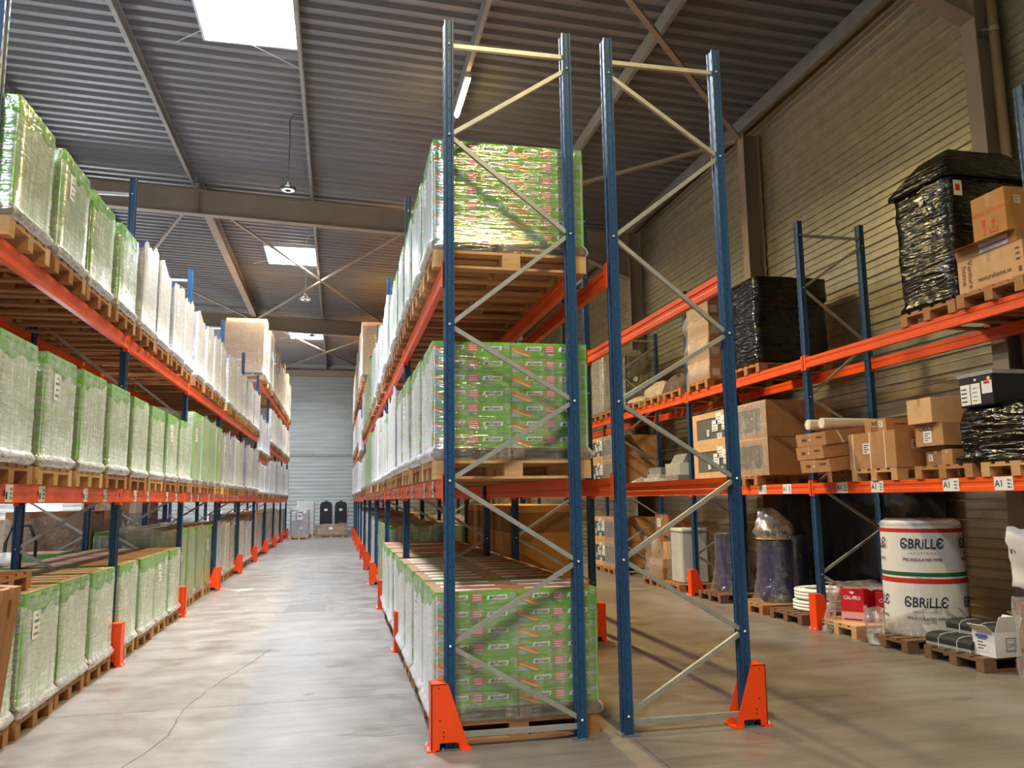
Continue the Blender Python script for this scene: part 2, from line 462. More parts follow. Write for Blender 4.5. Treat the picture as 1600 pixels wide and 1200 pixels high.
# skylights: the aisle column, then the added left column
for i, (x0, x1, y0, y1) in enumerate(SKY):
    zb = roofz(x1)-.02; zt = roofz(x0)+.5
    b = MB()
    t = .04
    b.box((x0-t, y0-t, zb), (x0, y1+t, zt)).box((x1, y0-t, zb), (x1+t, y1+t, zt)).box((x0, y0-t, zb), (x1, y0, zt)).box((x0, y1, zb), (x1, y1+t, zt))
    wdw = struct(b.build('window_%d' % (i+1), 'curb_white'))
    b = MB(); b.box((x0, y0, zt-.02), (x1, y1, zt))
    b.build('skylight_panel', 'skylight_glow', wdw)
    b = MB(); b.box((x0, (y0+y1)/2-.02, zt-.08), (x1, (y0+y1)/2+.02, zt-.03)).box(((x0+x1)/2-.02, y0, zt-.08), ((x0+x1)/2+.02, y1, zt-.03))
    b.build('skylight_frame', 'curb_white', wdw)
    if i < 4:   # stay rods by the opening
        b = MB(); b.tube([(x0-.5, y1+.25, roofz(x0)-.03), (x0+.7, y1-.9, roofz(x0)-.05)], .008, 6); b.build('stay_rod', 'bolt', wdw)
        b = MB(); b.tube([(x1+.02, y1+.6, roofz(x1)-.03), (x1-.75, y1-.05, roofz(x1)-.03)], .008, 6); b.build('stay_rod', 'bolt', wdw)
# purlins along the hall
def purlin(x, y0, y1, h=.25, wd=.07, mat='purlin_galv'):
    z1 = roofz(x); z0 = z1-h
    b = MB()
    prof = [(x-wd/2, z0), (x+wd/2, z0), (x+wd/2, z0+.02), (x-wd/2+.012, z0+.02), (x-wd/2+.012, z1-.02), (x+wd/2, z1-.02), (x+wd/2, z1), (x-wd/2, z1)]
    b.extr(prof, 'y', y0, y1)
    trim(b, mat)
for x in (-9.45, -6.75, 1.19, 3.81, 6.46): purlin(x, BACKY, FARY)
purlin(-1.49, BACKY, FARY, .25, .06)
purlin(-4.11, BACKY, 13.2); purlin(-4.11, 26.1, FARY)
# beam across between the two girders
def ibeam_y(x, y0, y1, z1, h, wd, mat):
    z0 = z1-h; t = .02
    prof = [(x-wd/2, z0), (x+wd/2, z0), (x+wd/2, z0+t), (x+t/2, z0+t), (x+t/2, z1-t), (x+wd/2, z1-t), (x+wd/2, z1), (x-wd/2, z1), (x-wd/2, z1-t), (x-t/2, z1-t), (x-t/2, z0+t), (x-wd/2, z0+t)]
    trim(MB().extr(prof, 'y', y0, y1), mat)
ibeam_y(-4.05, 13.25, 26.05, roofz(-4.05)-.02, .32, .2, 'beige_steel')
# portal girders
def girder(y, h=.58):
    b = MB(); t = .025; wd = .22
    for x0, x1 in ((LX, WX-.35),):
        za, zb = roofz(x0)-.25, roofz(x1)-.25
        def slab(dy0, dy1, a0, a1):
            i = len(b.v)
            for x, z in ((x0, za), (x1, zb)):
                for dy, dz in ((dy0, a0), (dy1, a0), (dy1, a1), (dy0, a1)): b.v.append((x, y+dy, z+dz))
            for q in ((0, 4, 5, 1), (1, 5, 6, 2), (2, 6, 7, 3), (3, 7, 4, 0), (0, 1, 2, 3), (4, 7, 6, 5)): b.f.append(tuple(i+j for j in q)); b.m.append(0)
        slab(-wd/2, wd/2, -t, 0); slab(-wd/2, wd/2, -h, -h+t); slab(-.006, .006, -h+t, -t)
    # stiffener and haunch at the column
    b.box((-4.03-.006, y-wd/2, roofz(-4)-.25-h+t), (-4.03+.006, y+wd/2, roofz(-4)-.28))
    x1 = WX-.35; zt = roofz(x1)-.25-h
    b.extr([(x1-1.6, zt+.03), (x1, zt-.62), (x1, zt+.06)], 'y', y-.006, y+.006)
    b.extr([(x1-1.6, zt+.045), (x1-1.6, zt+.02), (x1, zt-.64), (x1, zt-.615)], 'y', y-wd/2, y+wd/2)
    trim(b, 'beige_steel')
for y in (0.3-12.8, 1.75, 13.2, 26.1): girder(y)
# wall columns
def column(y, z1, x0=WX-.36, mat='beige_steel', wd=.22):
    b = MB(); t = .02; x1 = WX-.03
    prof = [(x0, y-wd/2), (x0+t, y-wd/2), (x0+t, y-.008), (x1-t, y-.008), (x1-t, y-wd/2), (x1, y-wd/2), (x1, y+wd/2), (x1-t, y+wd/2), (x1-t, y+.008), (x0+t, y+.008), (x0+t, y+wd/2), (x0, y+wd/2)]
    b.extr(prof, 'z', 0, z1); trim(b, mat)
column(1.75, 8.4); column(7.2, 8.3); column(13.2, 8.4); column(19.6, 8.3); column(26.1, 8.4); column(32.5, 8.3); column(-4, 8.3)
# downpipe inside the near column
b = MB(); b.lathe([(.055, 0), (.055, 8.5)], (WX-.15, 1.60, 0), 16); pipe = trim(b, 'downpipe', True)
b = MB(); b.lathe([(.062, 7.0), (.062, 7.05)], (WX-.15, 1.60, 0), 16); b.box((WX-.27, 1.6, 7.0), (WX-.2, 1.72, 7.03))
b.build('pipe_bracket', 'galv', pipe)
# flat roof bracing
def brace(a, c, w=.08, mat='beige_steel'): trim(MB().bar((*a, 0), (*c, 0), w, .02) if len(a) == 2 else MB().bar(a, c, w, .05), mat)
zz = lambda x: roofz(x)-.42
for (xa, ya), (xb, yb) in (((-3.9, 13.4), (1.1, 25.9)), ((1.1, 13.4), (-3.9, 25.9)), ((-4.2, 13.4), (-9.2, 25.9)), ((-9.2, 13.4), (-4.2, 25.9)),
                           ((-3.9, 26.3), (1.1, 38.2)), ((1.1, 26.3), (-3.9, 38.2))):
    brace((xa, ya, zz(xa)), (xb, yb, zz(xb)), .07)
brace((6.4, 7.25, 8.25), (1.25, 1.9, 8.25), .09); brace((6.4, 7.35, 8.25), (1.25, 13.1, 8.28), .09)
# floor-level skirting of the far wall
b = MB(); b.box((LX, FARY-.08, 0), (WX, FARY-.04, .15)); o = struct(b.build('baseboard_back', 'grey_card'))

# ------------------------------------------------------------------ lamps
def area(name, loc, sx, sy, power, col, rot=(0, 0, 0), spread=PI):
    l = bpy.data.lights.new(name, 'AREA'); l.shape = 'RECTANGLE'; l.size = sx; l.size_y = sy; l.energy = power; l.color = col; l.spread = spread
    o = bpy.data.objects.new(name, l); COL.objects.link(o); o.location = loc; o.rotation_euler = rot; return o
for i, (x0, x1, y0, y1) in enumerate(SKY):
    pw = {0: 700, 1: 1350, 2: 1150, 3: 850}.get(i, 600)  # default power is for the added left skylights
    area('skylight_daylight', ((x0+x1)/2, (y0+y1)/2, roofz(x0)+.42), x1-x0-.1, y1-y0-.1, pw*LIGHT_SKY, (.86, .93, 1))
area('door_daylight', (LX+.1, (DY0+DY1)/2, DZ/2), DY1-DY0, DZ-.1, 700*LIGHT_SKY, (.9, .95, 1), (0, -PI/2, 0))
WARM = (1, .77, .34)
tubes = [(1.2, 7.2, 'lit fluorescent batten under the roof above the nearest top green load', 1), (1.2, -3.5, None, 1), (1.2, 13.9, None, 1), (1.2, 20.0, None, 1), (1.2, 28.5, None, 1), (1.2, 1.0, None, 1),
         (3.81, -5.0, None, 1)]  # this last batten, off the lamp row and unseen, is invented for extra light
for i, (x, y, lab, s) in enumerate(tubes):
    z = roofz(x)-.35
    t = empty('fluorescent_lamp', (x, y, z))
    tag(t, lab or 'unseen lit fluorescent batten under the roof, %s in the list' % ORD[i], 'lamp', 'fluorescent battens under the roof')
    MB().box((-.05, -.68, .03), (.05, .68, .1)).build('housing', 'lamp_white', t)
    
    for yb in (-.3, .24): MB().box((-.03, yb, .1), (.03, yb+.06, .115)).build('bracket', 'galv', t)
    MB().lathe([(.028, -.64), (.028, .64)], (0, 0, 0), 12, axis='y').build('tube', 'tube_glow', t, smooth=True)
    l = area('tube_light', (0, 0, -.04), .14, 1.3, LIGHT_TUBE[i], WARM, spread=2.5); l.parent = t
def pendant(x, y, z, body, lab, ztop):
    t = empty('pendant_lamp', (x, y, z)); tag(t, lab, 'lamp', 'round pendant lamps along the aisle')
    MB().lathe([(.125, 0), (.148, .015), (.148, .045), (.06, .075), (.045, .15), (.015, .18)], n=24).build('shade', body, t, smooth=False)
    MB().lathe([(.118, -.004), (.118, 0)], n=24).build('lens', 'led_glow', t)
    MB().lathe([(.05, -.012), (.05, -.004)], n=18).build('sensor', 'lamp_black', t)
    MB().tube([(0, 0, .17), (.01, 0, (ztop-z)*.6), (0, .02, (ztop-z)*.86), (.06, .03, (ztop-z)*.95), (.25, .02, (ztop-z)*.94)], .01, 6).build('cord', body, t)
pendant(-1.77, 9.0, 7.36, 'lamp_black', 'black round pendant lamp hanging nearest over the aisle', 8.95)
pendant(-1.72, 16.0, 7.02, 'lamp_white', 'white pendant lamp on a white stem beneath the second skylight', 8.95)
pendant(-1.9, 27.0, 8.22, 'lamp_black', 'small black pendant lamp farthest down the aisle', 8.97)

# black tarpaulin along the wall under the lower beams
b = MB().grid(lambda u, v: (6.60+.03*math.sin(u*70)+.02*math.sin(u*23+1), 3.05+3.9*u, .01+1.78*v), 90, 6)
o = b.build('tarpaulin', 'foam_black', smooth=True); tag(o, 'black tarpaulin hanging by the wall behind the right rack, floor level', 'tarpaulin')
md = o.modifiers.new('thick', 'SOLIDIFY'); md.thickness = .006
# ------------------------------------------------------------------ pattern objects for the racks
PW, PD = .068, .10
def post_mesh(h, near):
    b = MB(); w, d, g = PW/2, PD/2, .009
    prof = [(-w, -d), (-w+.014, -d), (-w+.02, -d+g), (w-.02, -d+g), (w-.014, -d), (w, -d), (w, -.03), (w-g, -.024), (w-g, .024), (w, .03), (w, d),
            (w-.014, d), (w-.02, d-g), (-w+.02, d-g), (-w+.014, d), (-w, d), (-w, .03), (-w+g, .024), (-w+g, -.024), (-w, -.03)]
    b.extr(prof, 'z', .006, h, 0)
    n = int((h-.1)/.1)
    for k in range(n):
        z = .12+k*.1
        for sy in (-1, 1):
            y = sy*(d-g+.0006)
            b.face([(.006*math.cos(a*PI/4), y, z+.006*math.sin(a*PI/4)) for a in range(8)][::sy], 1)
        if near:
            for sx in (-1, 1):
                x = sx*(w+.0006)
                for y in (-.04, .04):
                    b.face([(x, y-.005, z+.02), (x, y-.005, z+.055), (x, y+.005, z+.055), (x, y+.005, z+.02)][::-sx], 1)
    return b
NODES = [(1, 5.06), (0, 4.43), (1, 3.70), (0, 2.96), (1, 2.405), (0, 1.82), (1, 1.23), (0, .68), (1, .13)]
DEPTH = .938
def frame_proto(name, top, sx, near):
    """Aisle post at x=0, rear post at x=sx*DEPTH."""
    t = empty(name, link=False)
    for x in (0, sx*DEPTH):
        part(post_mesh(top, near), 'post', ['blue_paint', 'hole_black'], t, loc=(x, 0, 0))
        b = MB().box((-.07, -.08, 0), (.07, .08, .007))
        for px, py in ((-.052, -.06), (.052, .06)): b.lathe([(.009, .007), (.009, .022)], (px, py, 0), 8)
        part(b, 'base_plate', 'steel_plate', t, loc=(x, 0, 0))
    X = lambda s: (s*sx*DEPTH if s == 1 else 0) + (sx*.03 if s == 0 else -sx*.03)
    def ch(a, c):
        b = MB(); b.bar(a, c, .03, .036, 0, (0, 1, 0)); return b
    y = 0
    for (s0, z0), (s1, z1) in zip(NODES, NODES[1:]):
        k = .014*(1 if z0 > z1 else -1)
        part(MB().bar((X(s0), -.012, z0-.02), (X(s1), -.012, z1+.02), .032, .03, 0, (0, 1, 0)), 'brace', 'galv', t)
    for z in (5.165, .085):
        part(MB().bar((X(0), -.012, z), (X(1), -.012, z), .034, .03, 0, (0, 1, 0)), 'cross_brace', 'galv', t)
    if near:
        for s, z in NODES+[(0, 5.165), (0, .085)]:
            part(MB().lathe([(.009, 0), (.009, .008), (.004, .012)], n=10), 'bolt', 'bolt', t, loc=(s*sx*DEPTH, -PD/2+.006, z), rot=(PI/2, 0, 0))
    return t
def guard_proto(sx):
    """Post guard; the outer plate faces -sx ... local origin under the aisle post, outer face at x=-sx*.105."""
    b = MB(); H = .44; t = .006
    xo = -sx*.135
    def X(u): return xo+sx*u
    for y in (-.075, .075):
        y0, y1 = (y, y+t) if y < 0 else (y-t, y)
        pr = [(X(0), .01), (X(.055), .01), (X(.06), .055), (X(.19), .055), (X(.195), .01), (X(.26), .01), (X(.115), H), (X(0), H)]
        b.extr(pr, 'y', y0, y1)
    b.box((min(X(0), X(t)), -.075, .01), (max(X(0), X(t)), .075, H))
    b.box((min(X(0), X(.11)), -.075, H-.006), (max(X(0), X(.11)), .075, H))
    b.box((min(X(-.03), X(.03)), -.085, 0), (max(X(-.03), X(.03)), .085, .01)).box((min(X(.2), X(.275)), -.085, 0), (max(X(.2), X(.275)), .085, .01))
    for u, z in ((.06, .2), (.085, .125), (.085, .095), (.05, .41)):
        b.face([(X(u)+.006*math.cos(a*PI/4), -.0756, z+.006*math.sin(a*PI/4)) for a in range(8)], 1)
    g = b.build('post_guard', ['guard_orange', 'hole_black'], link=False)
    for y in (-.055, .055):
        part(MB().lathe([(.011, .01), (.011, .02), (.005, .034)], (X(-.015), y, 0), 8), 'anchor_bolt', 'bolt', g)
    return g
BL = PITCH-PD
def beam_proto(tags, side, text=None, ntag=4):
    """Beam along Y centred on the origin, top at z=0; labels on the side given (+1/-1 in x)."""
    h = .135; w = .05
    pr = []
    for sx in (1, -1):
        e = sx*w/2; q = sx*(w/2-.007)
        seg = [(e, -h), (e, -.09), (q, -.083), (q, -.052), (e, -.045), (e, 0)]
        pr += seg if sx == 1 else seg[::-1]
    g = MB().extr(pr, 'y', -BL/2, BL/2).build('rack_beam', 'orange_paint', link=False)
    for sy in (-1, 1):
        e = MB(); y = sy*BL/2
        e.box((-w/2-.004, min(y, y-sy*.005), -.165), (w/2+.004, max(y, y-sy*.005), .035))
        e.box((side*(w/2)-.003, min(y, y+sy*.04), -.165), (side*(w/2)+.003, max(y, y+sy*.04), .035))
        part(e, 'end_connector', 'orange_paint', g)
    for k in range(ntag if tags else 0):
        y = -BL/2+(k+.5)*BL/ntag+.12*(-1)**k
        e = MB(); x = side*(w/2+.0015)
        u = (0, side, 0)
        e.plate((x, y-side*.07, -.13), u, (0, 0, 1), .22 if text else .14, .125, 0)
        x2 = side*(w/2+.0025)
        if text: e.text(text, .085, (x2, y-side*.062, -.095), u, (0, 0, 1), 1, 'LEFT', True)
        else:
            e.plate((x2, y-side*.06, -.11), u, (0, 0, 1), .03, .05, 1)
        q = side*.07 if text else 0
        for i in range(3):
            e.plate((x2, y+q+side*.015, -.11+.032*i), u, (0, 0, 1), .03, .018, 2)
            e.plate((x2, y+q+side*.05, -.11+.032*i), u, (0, 0, 1), .014, .012, 2)
        part(e, 'location_label', ['white_tag', 'ink', 'grey_ink'], g)
    return g
FR = {('n', 1): frame_proto('upright_frame', 5.36, 1, True), ('n', -1): frame_proto('upright_frame', 5.36, -1, True),
      ('f', 1): frame_proto('upright_frame', 5.34, 1, False), ('f', -1): frame_proto('upright_frame', 5.34, -1, False)}
GU = {1: guard_proto(1), -1: guard_proto(-1)}
BM = {(t, s): beam_proto(t == 'tag', s) for t in ('tag', 'bare') for s in (1, -1)}
BM[('A1', -1)] = beam_proto(True, -1, 'A1')

RACKS = {}
def rack(key, name, xa, sx, frames, bays, levels, guards, tagside):
    """xa: x of the aisle posts, sx: towards the rear posts."""
    RACKS[key] = (xa, sx)
    for k in frames:
        near = k <= 1
        o = instance(FR[('n' if near else 'f', sx)], (xa, YC(k), 0))
        tag(o, 'blue upright frame with grey bracing, %s, %s' % (name, FRN(key, k)), 'rack frame', 'upright frames of the racks')
        if k in guards:
            g = instance(GU[sx], (xa, YC(k), 0))
            tag(g, 'orange post guard at the foot of the %s frame, %s' % (ORD[k-frames[0]], name), 'post guard', 'orange post guards')
    for k in bays:
        for li, z in enumerate(levels(k)):
            for rear in (0, 1):
                x = xa + (sx*DEPTH if rear else 0)
                s = -sx if not rear else sx
                t = tagside if (not rear and li == 0 and k <= 3) else 'bare'
                o = instance(BM[(t, s)], (x + sx*(-.02 if not rear else .02), YC(k)+PITCH/2, z))
                tag(o, 'orange %s beam, %s level of the %s bay, %s' % ('rear' if rear else 'aisle-side', ['lower', 'upper', 'highest'][li], ORD[k], name), 'rack beam', 'orange rack beams')
def FRN(key, k):
    return {'row2': ['standing free beside the middle rack, nearest'], 'mid': ['nearest, in front of the first green loads']}.get(key, [])[k] if (key in ('row2', 'mid') and k == 0) else '%s from the near end' % ORD[k]
def lev_long(k):
    if k < 5: return [1.84, 3.46]
    return [1.78, 2.98 if k == 5 else 3.5, 5.22]
rack('mid', 'middle rack', 0, 1, list(range(0, 10)), range(NB), lambda k: [1.835, 3.425] if k < 5 else lev_long(k), range(10), 'tag')
rack('left', 'left rack', -3.115, -1, list(range(0, 10)), range(NB), lambda k: [1.84, 3.51] if k < 5 else lev_long(k), range(10), 'tag')
rack('row2', 'back-to-back rack', 2.223, -1, list(range(0, 6)), range(5), lambda k: [1.835, 3.47] , range(6), 'bare')
rack('right', 'right rack by the wall', 5.265, 1, list(range(0, 7)), range(6), lambda k: [1.835, 3.475], range(7), 'A1')
rack('back', 'rack behind the left one', -5.355, 1, list(range(1, 6)), range(1, 5), lambda k: [1.84], (), 'bare')
# the short labels under the loads of the right rack come from the beam pattern
# ------------------------------------------------------------------ pallets
def pallet_proto(mat, detailed=True, w=1.2, d=.8, mark=False):
    H = .135
    dk = MB()
    n = 5; bw = d*.145
    for i in range(n):
        y = -d/2+bw/2+(d-bw)*i/(n-1); dk.box((-w/2, y-bw/2, H-.02), (w/2, y+bw/2, H))
    for x in (-w/2+.07, 0, w/2-.07): dk.box((x-.07, -d/2, H-.042), (x+.07, d/2, H-.0202))
    blocks = [(x, y) for x in (-w/2+.07, 0, w/2-.07) for y in (-d/2+.05, 0, d/2-.05)]
    if not detailed:
        for x, y in blocks: dk.box((x-.07, y-.05, .0201), (x+.07, y+.05, H-.0421))
        for y in (-d/2+.05, 0, d/2-.05): dk.box((-w/2, y-.05, 0), (w/2, y+.05, .02))
        return dk.build('pallet', mat, link=False)
    t = empty('pallet', link=False)
    part(dk, 'deck', mat, t)
    b = MB().box((-.07, -.05, .0201), (.07, .05, H-.0421))
    bm = None
    for x, y in blocks:
        o = bpy.data.objects.new('block', bm) if bm else b.build('block', [mat, 'print_brown'], link=False)
        bm = bm or o.data; o.location = (x, y, 0); kid(o, t)
    sm = None
    for y in (-d/2+.05, 0, d/2-.05):
        o = bpy.data.objects.new('skid', sm) if sm else MB().box((-w/2, -.05, 0), (w/2, .05, .0199)).build('skid', mat, link=False)
        sm = sm or o.data; o.location = (0, y, 0); kid(o, t)
    return t
PAL = {'n': pallet_proto('pallet_wood'), 'l': pallet_proto('pallet_light'), 'o': pallet_proto('pallet_old'),
       'fn': pallet_proto('pallet_wood', False), 'fl': pallet_proto('pallet_light', False)}
PALH = .135
def pallet(kind, x, y, z, label, rz=0, group='wooden pallets'):
    o = instance(PAL[kind], (x, y, z), rz); tag(o, label, 'pallet', group); return o

# ------------------------------------------------------------------ cartons
CW, CD, CH = .597, .232, .115
def green_carton():
    b = MB(); x, y = CW/2, CD/2
    b.box((-x, -y, 0), (x, y, CH-.002), 0, 2)
    e = .0012
    for s in (-1, 1):      # the two long faces
        o = lambda px, pz: (s*px*-1 if s == 1 else px, s*(y+e), pz)
        u = Vector((1 if s == -1 else -1, 0, 0)); v = Vector((0, 0, 1))
        def P(px, pz, k=0): return u*(px-x)+v*pz+Vector((0, s*(y+e+k*.0006), 0))
        b.face([P(0, .052), P(.02, .058), P(.15, .016), P(.15, .004), P(.12, .006)], 6)           # yellow
        b.face([P(0, .080, 1), P(.03, .078, 1), P(.16, .024, 1), P(.15, .012, 1), P(.02, .058, 1), P(0, .062, 1)], 3)
        b.face([P(0, .004, 1), P(.09, .004, 1), P(.05, .026, 1), P(0, .044, 1)], 7)
        for cx, cz, sz, w in ((.175, .066, .036, .135), (.452, .062, .042, .16)):
            b.face([P(cx-w/2, cz-.014, 1), P(cx+w/2-.008, cz-.012, 1), P(cx+w/2, cz+.022, 1), P(cx-w/2+.01, cz+.018, 1)], 5)
            b.text('MrFreeze', sz*.92, P(cx, cz-.0085, 2), u*Vector((1, 1, 1))+v*.06, v, 8, 'CENTER', True, .25, .78)
        b.face([P(.265, .036, 1), P(.345, .036, 1), P(.345, .096, 1), P(.265, .096, 1)], 4)
        for i in range(3): b.face([P(.275, .048+i*.016, 2), P(.335, .048+i*.016, 2), P(.335, .054+i*.016, 2), P(.275, .054+i*.016, 2)], 5)
        b.face([P(.225, .016, 1), P(.33, .018, 1), P(.335, .03, 1), P(.23, .028, 1)], 7)
        b.text('MrFreeze', .017, P(.28, .0185, 2), u, v, 8, 'CENTER', True, .2, .8)
        c = [P(.565+.022*math.cos(k*PI/6), .082+.016*math.sin(k*PI/6), 1) for k in range(12)]
        b.face(c, 7); b.text('45', .018, P(.565, .0755, 2), u, v, 9, 'CENTER', True)
    for s in (-1, 1):      # the short ends
        u = Vector((0, s, 0)); v = Vector((0, 0, 1))
        def Q(py, pz, k=0): return u*(py-y)+v*pz+Vector((s*(x+e+k*.0006), 0, 0))
        b.text('MrFreeze', .03, Q(.14, .066, 1), u, v, 8, 'CENTER', True, .2, .8)
        b.face([Q(.18, .02), Q(.245, .02), Q(.245, .05), Q(.18, .05)], 7)
    # label on the brown lid
    b.face([(-.22, -.05, CH-.0015), (.2, -.05, CH-.0015), (.2, .02, CH-.0015), (-.22, .02, CH-.0015)], 10)
    return b.build('carton', ['green_card', 'green_card', 'kraft_lid', 'swoosh_orange', 'brand_red', 'brand_white', 'swoosh_yellow', 'pale_blue', 'ink', 'grey_ink', 'white_tag'], link=False)
CART = green_carton()

def stack_mb(nx, ny, nz, w, d, h, gap=.004, mi=0, top=None, mi2=None, long=None):
    b = MB(); a, c, e = w/nx, d/ny, h/nz
    for i in range(nx):
        for j in range(ny):
            for k in range(nz):
                b.box((-w/2+a*i+gap/2, -d/2+c*j+gap/2, e*k), (-w/2+a*(i+1)-gap/2, -d/2+c*(j+1)-gap/2, e*(k+1)-gap*.6), mi if (mi2 is None or k < nz-1) else mi2, top)
                if long is not None: b.m[-4] = long; b.m[-2] = long
    return b
def film_mb(w, d, levels, seed, ragged=.03, corner=.025):
    """Wrap as rings: levels = [(z, offset)]; slot 0 on the long sides, slot 1 on the short ends."""
    r = random.Random(seed); b = MB()
    def ring(z, off, jit, zj):
        P = []; hw, hd = w/2+off, d/2+min(off, .012); c = corner
        for (ax, ay), (bx, by), n, s in (((-hw+c, -hd), (hw-c, -hd), 10, 0), ((hw, -hd+c), (hw, hd-c), 8, 1), ((hw-c, hd), (-hw+c, hd), 10, 0), ((-hw, hd-c), (-hw, -hd+c), 8, 1)):
            for i in range(n+1):
                t = i/n; px = ax+(bx-ax)*t; py = ay+(by-ay)*t
                k = r.uniform(-.3, 1)*jit*(1 if 0 < i < n else .3)
                if s == 0: py += k*(1 if py > 0 else -1)
                else: px += k*(1 if px > 0 else -1)
                P.append((px, py, z+r.uniform(-zj, zj), s))
        if zj > .01:
            ph = r.uniform(0, 6); n_ = len(P)
            P = [(a, c, z_+.055*math.sin(4*PI*q/n_+ph)+.03*math.sin(14*PI*q/n_+2*ph), s_) for q, (a, c, z_, s_) in enumerate(P)]
        return P
    top2 = levels[-1][0] > 1e3      # marks a clear collar above the hazy wrap
    if top2: levels = levels[:-1]+[(levels[-1][0]-1e4, levels[-1][1])]
    rg = len(levels)-(2 if top2 else 1)
    rings = [ring(z, off, .005, 0 if i == 0 else ragged if i == rg else .006) for i, (z, off) in enumerate(levels)]
    n = len(rings[0]); i0 = 0
    for q in rings: b.v += [p[:3] for p in q]
    for j in range(len(rings)-1):
        for k in range(n):
            l = (k+1) % n
            s = rings[j][k][3] if rings[j][k][3] == rings[j][l][3] else 1
            b.f.append((j*n+k, j*n+l, (j+1)*n+l, (j+1)*n+k)); b.m.append(2 if top2 and j == len(rings)-2 else s)
    return b
BASE = .095
def sheet_mb(x, y, z, s):
    b = MB(); u = (0, s, 0)
    b.plate((x, y-s*.075, z), u, (0, 0, 1), .15, .21, 0)
    for i, (a, c, h) in enumerate(((.05, .1, .02), (.03, .12, .035), (.045, .1, .03), (.03, .115, .03))):
        b.plate((x+s*.001, y-s*.075+s*a, z+.17-i*.047), u, (0, 0, 1), c-a, h*.6, 1)
    return b
LOADS = {}
def load_proto(key, layers, cartons='single', film=('film_clear', 'film_haze'), w=1.195, d=.70, nx=2, ny=3, ch=CH, mats=('green_card', 'kraft_lid'), seed=1, long=None, topfree=.86, base='film_brown', sheet=False, levels=None, padmat='kraft_dark', bulge=.02):
    t = empty('wrapped_load', link=False)
    h = layers*ch
    if base:
        ib = MB(); ww, dd = w-.01, d-.005
        for i in range(7): y0 = -dd/2+i*dd/6.6; ib.box((-ww/2, y0, BASE-.018), (ww/2, y0+dd*.11, BASE-.001))
        for x in (-ww/2+.045, -.05, .05, ww/2-.045):
            for y in (-dd/2+.05, 0, dd/2-.05): ib.box((x-.045, y-.05, .016), (x+.045, y+.05, BASE-.0181))
        for y in (-dd/2+.05, 0, dd/2-.05): ib.box((-ww/2, y-.05, .001), (ww/2, y+.05, .0159))
        part(ib, 'inner_pallet', 'pallet_old', t)
    if cartons == 'single':
        r = random.Random(seed)
        for k in range(layers):
            for i in range(nx):
                for j in range(ny):
                    c = bpy.data.objects.new('carton', CART.data)
                    c.location = ((i-.5)*.598+r.uniform(-.004, .004), (j-1)*.2335+r.uniform(-.002, .002), BASE+k*CH)
                    kid(c, t)
    else:
        part(stack_mb(nx, ny, layers, w, d, h, mi=0, top=1, long=long), 'carton_stack', list(mats), t, loc=(0, 0, BASE))
    zt = BASE+h*topfree
    lv = levels or [(.002, .004), (.015, .026), (.035, .04), (.06, .042), (.088, .018), (.105, .007), (BASE+h*.3, .008), (BASE+h*.55, .008), (BASE+h*.7, .009), (zt, .011)]+([(1e4+BASE+h*.985, .008)] if topfree < .9 else [])
    part(film_mb(w, d, lv, seed), 'stretch_film', list(film)+['film_thin'], t, smooth=True)
    if sheet: part(sheet_mb(-w/2-.012, .12, BASE+h*.55, -1), 'paper_label', ['white_tag', 'grey_ink'], t)
    LOADS[key] = t; return t
for s in (1, 2, 3):
    load_proto('brown%d' % s, 5, 'stack', ('film_thin', 'film_thin'), nx=2, ny=1, ch=.27, seed=90+s, mats=('kraft_dark', 'kraft_dark'), topfree=.95)  # darker card paints in the shade behind the left rack
    load_proto('green%d' % s, 7, seed=s, sheet=(s == 2))
    load_proto('mgreen%d' % s, 7, film=('film_clear', 'film_milky'), seed=s, sheet=(s == 2))
    load_proto('mgfar%d' % s, 7, 'stack', ('film_clear', 'film_milky'), seed=15+s, sheet=(s == 2))
    load_proto('low%d' % s, 3, 'stack', ('film_haze', 'film_milky'), nx=3, ny=2, ch=.26, seed=80+s, mats=('white_card', 'grey_card'), topfree=1.0)
    load_proto('gfar%d' % s, 7, 'stack', ('film_clear', 'film_haze'), seed=10+s, sheet=(s == 2))
    load_proto('gtall%d' % s, 9, 'stack', ('film_haze', 'film_clear'), seed=20+s, sheet=(s == 1), topfree=.97)
    load_proto('white%d' % s, 8, 'stack', ('film_haze', 'film_milky'), seed=30+s, mats=('white_card', 'lilac_card', 'blue_card'), long=2, sheet=(s == 3), topfree=1.0)
    load_proto('blue%d' % s, 5, 'stack', ('film_clear', 'film_haze'), nx=2, ny=2, ch=.2, seed=40+s, mats=(('blue_card', 'kraft'), ('grey_card', 'kraft'), ('white_card', 'kraft'))[s-1], topfree=1.0)
    load_proto('kraft%d' % s, 4, 'stack', ('film_clear', 'film_haze'), nx=2, ny=2, ch=.28, seed=50+s, mats=('kraft', 'kraft_light'), topfree=.97)
    load_proto('plain%d' % s, 4, 'stack', ('film_haze', 'film_milky'), nx=3, ny=2, ch=.26, seed=60+s, mats=('white_card', 'grey_card'), topfree=1.0)
    load_proto('tall%d' % s, (5, 6, 5)[s-1], 'stack', ('film_clear', 'film_haze'), nx=2, ny=2, ch=.30, seed=70+s, mats=('kraft_light', 'kraft'), topfree=(.8, .5, .9)[s-1])
KINDTXT = {'green': 'green carton load in clear film', 'mgreen': 'green carton load in milky film', 'mgfar': 'green carton load in milky film', 'brown': 'shade-darkened brown carton load', 'low': 'low pale wrapped load', 'gfar': 'green carton load in clear film', 'gtall': 'tall green load in white film', 'white': 'white-filmed load with lilac edges',
           'blue': 'brown-topped carton load in film', 'kraft': 'brown carton load in clear film', 'plain': 'pale wrapped load', 'tall': 'tall brown carton load'}
LVT = ['on the floor', 'on lower beams', 'on upper beams', 'on highest beams']
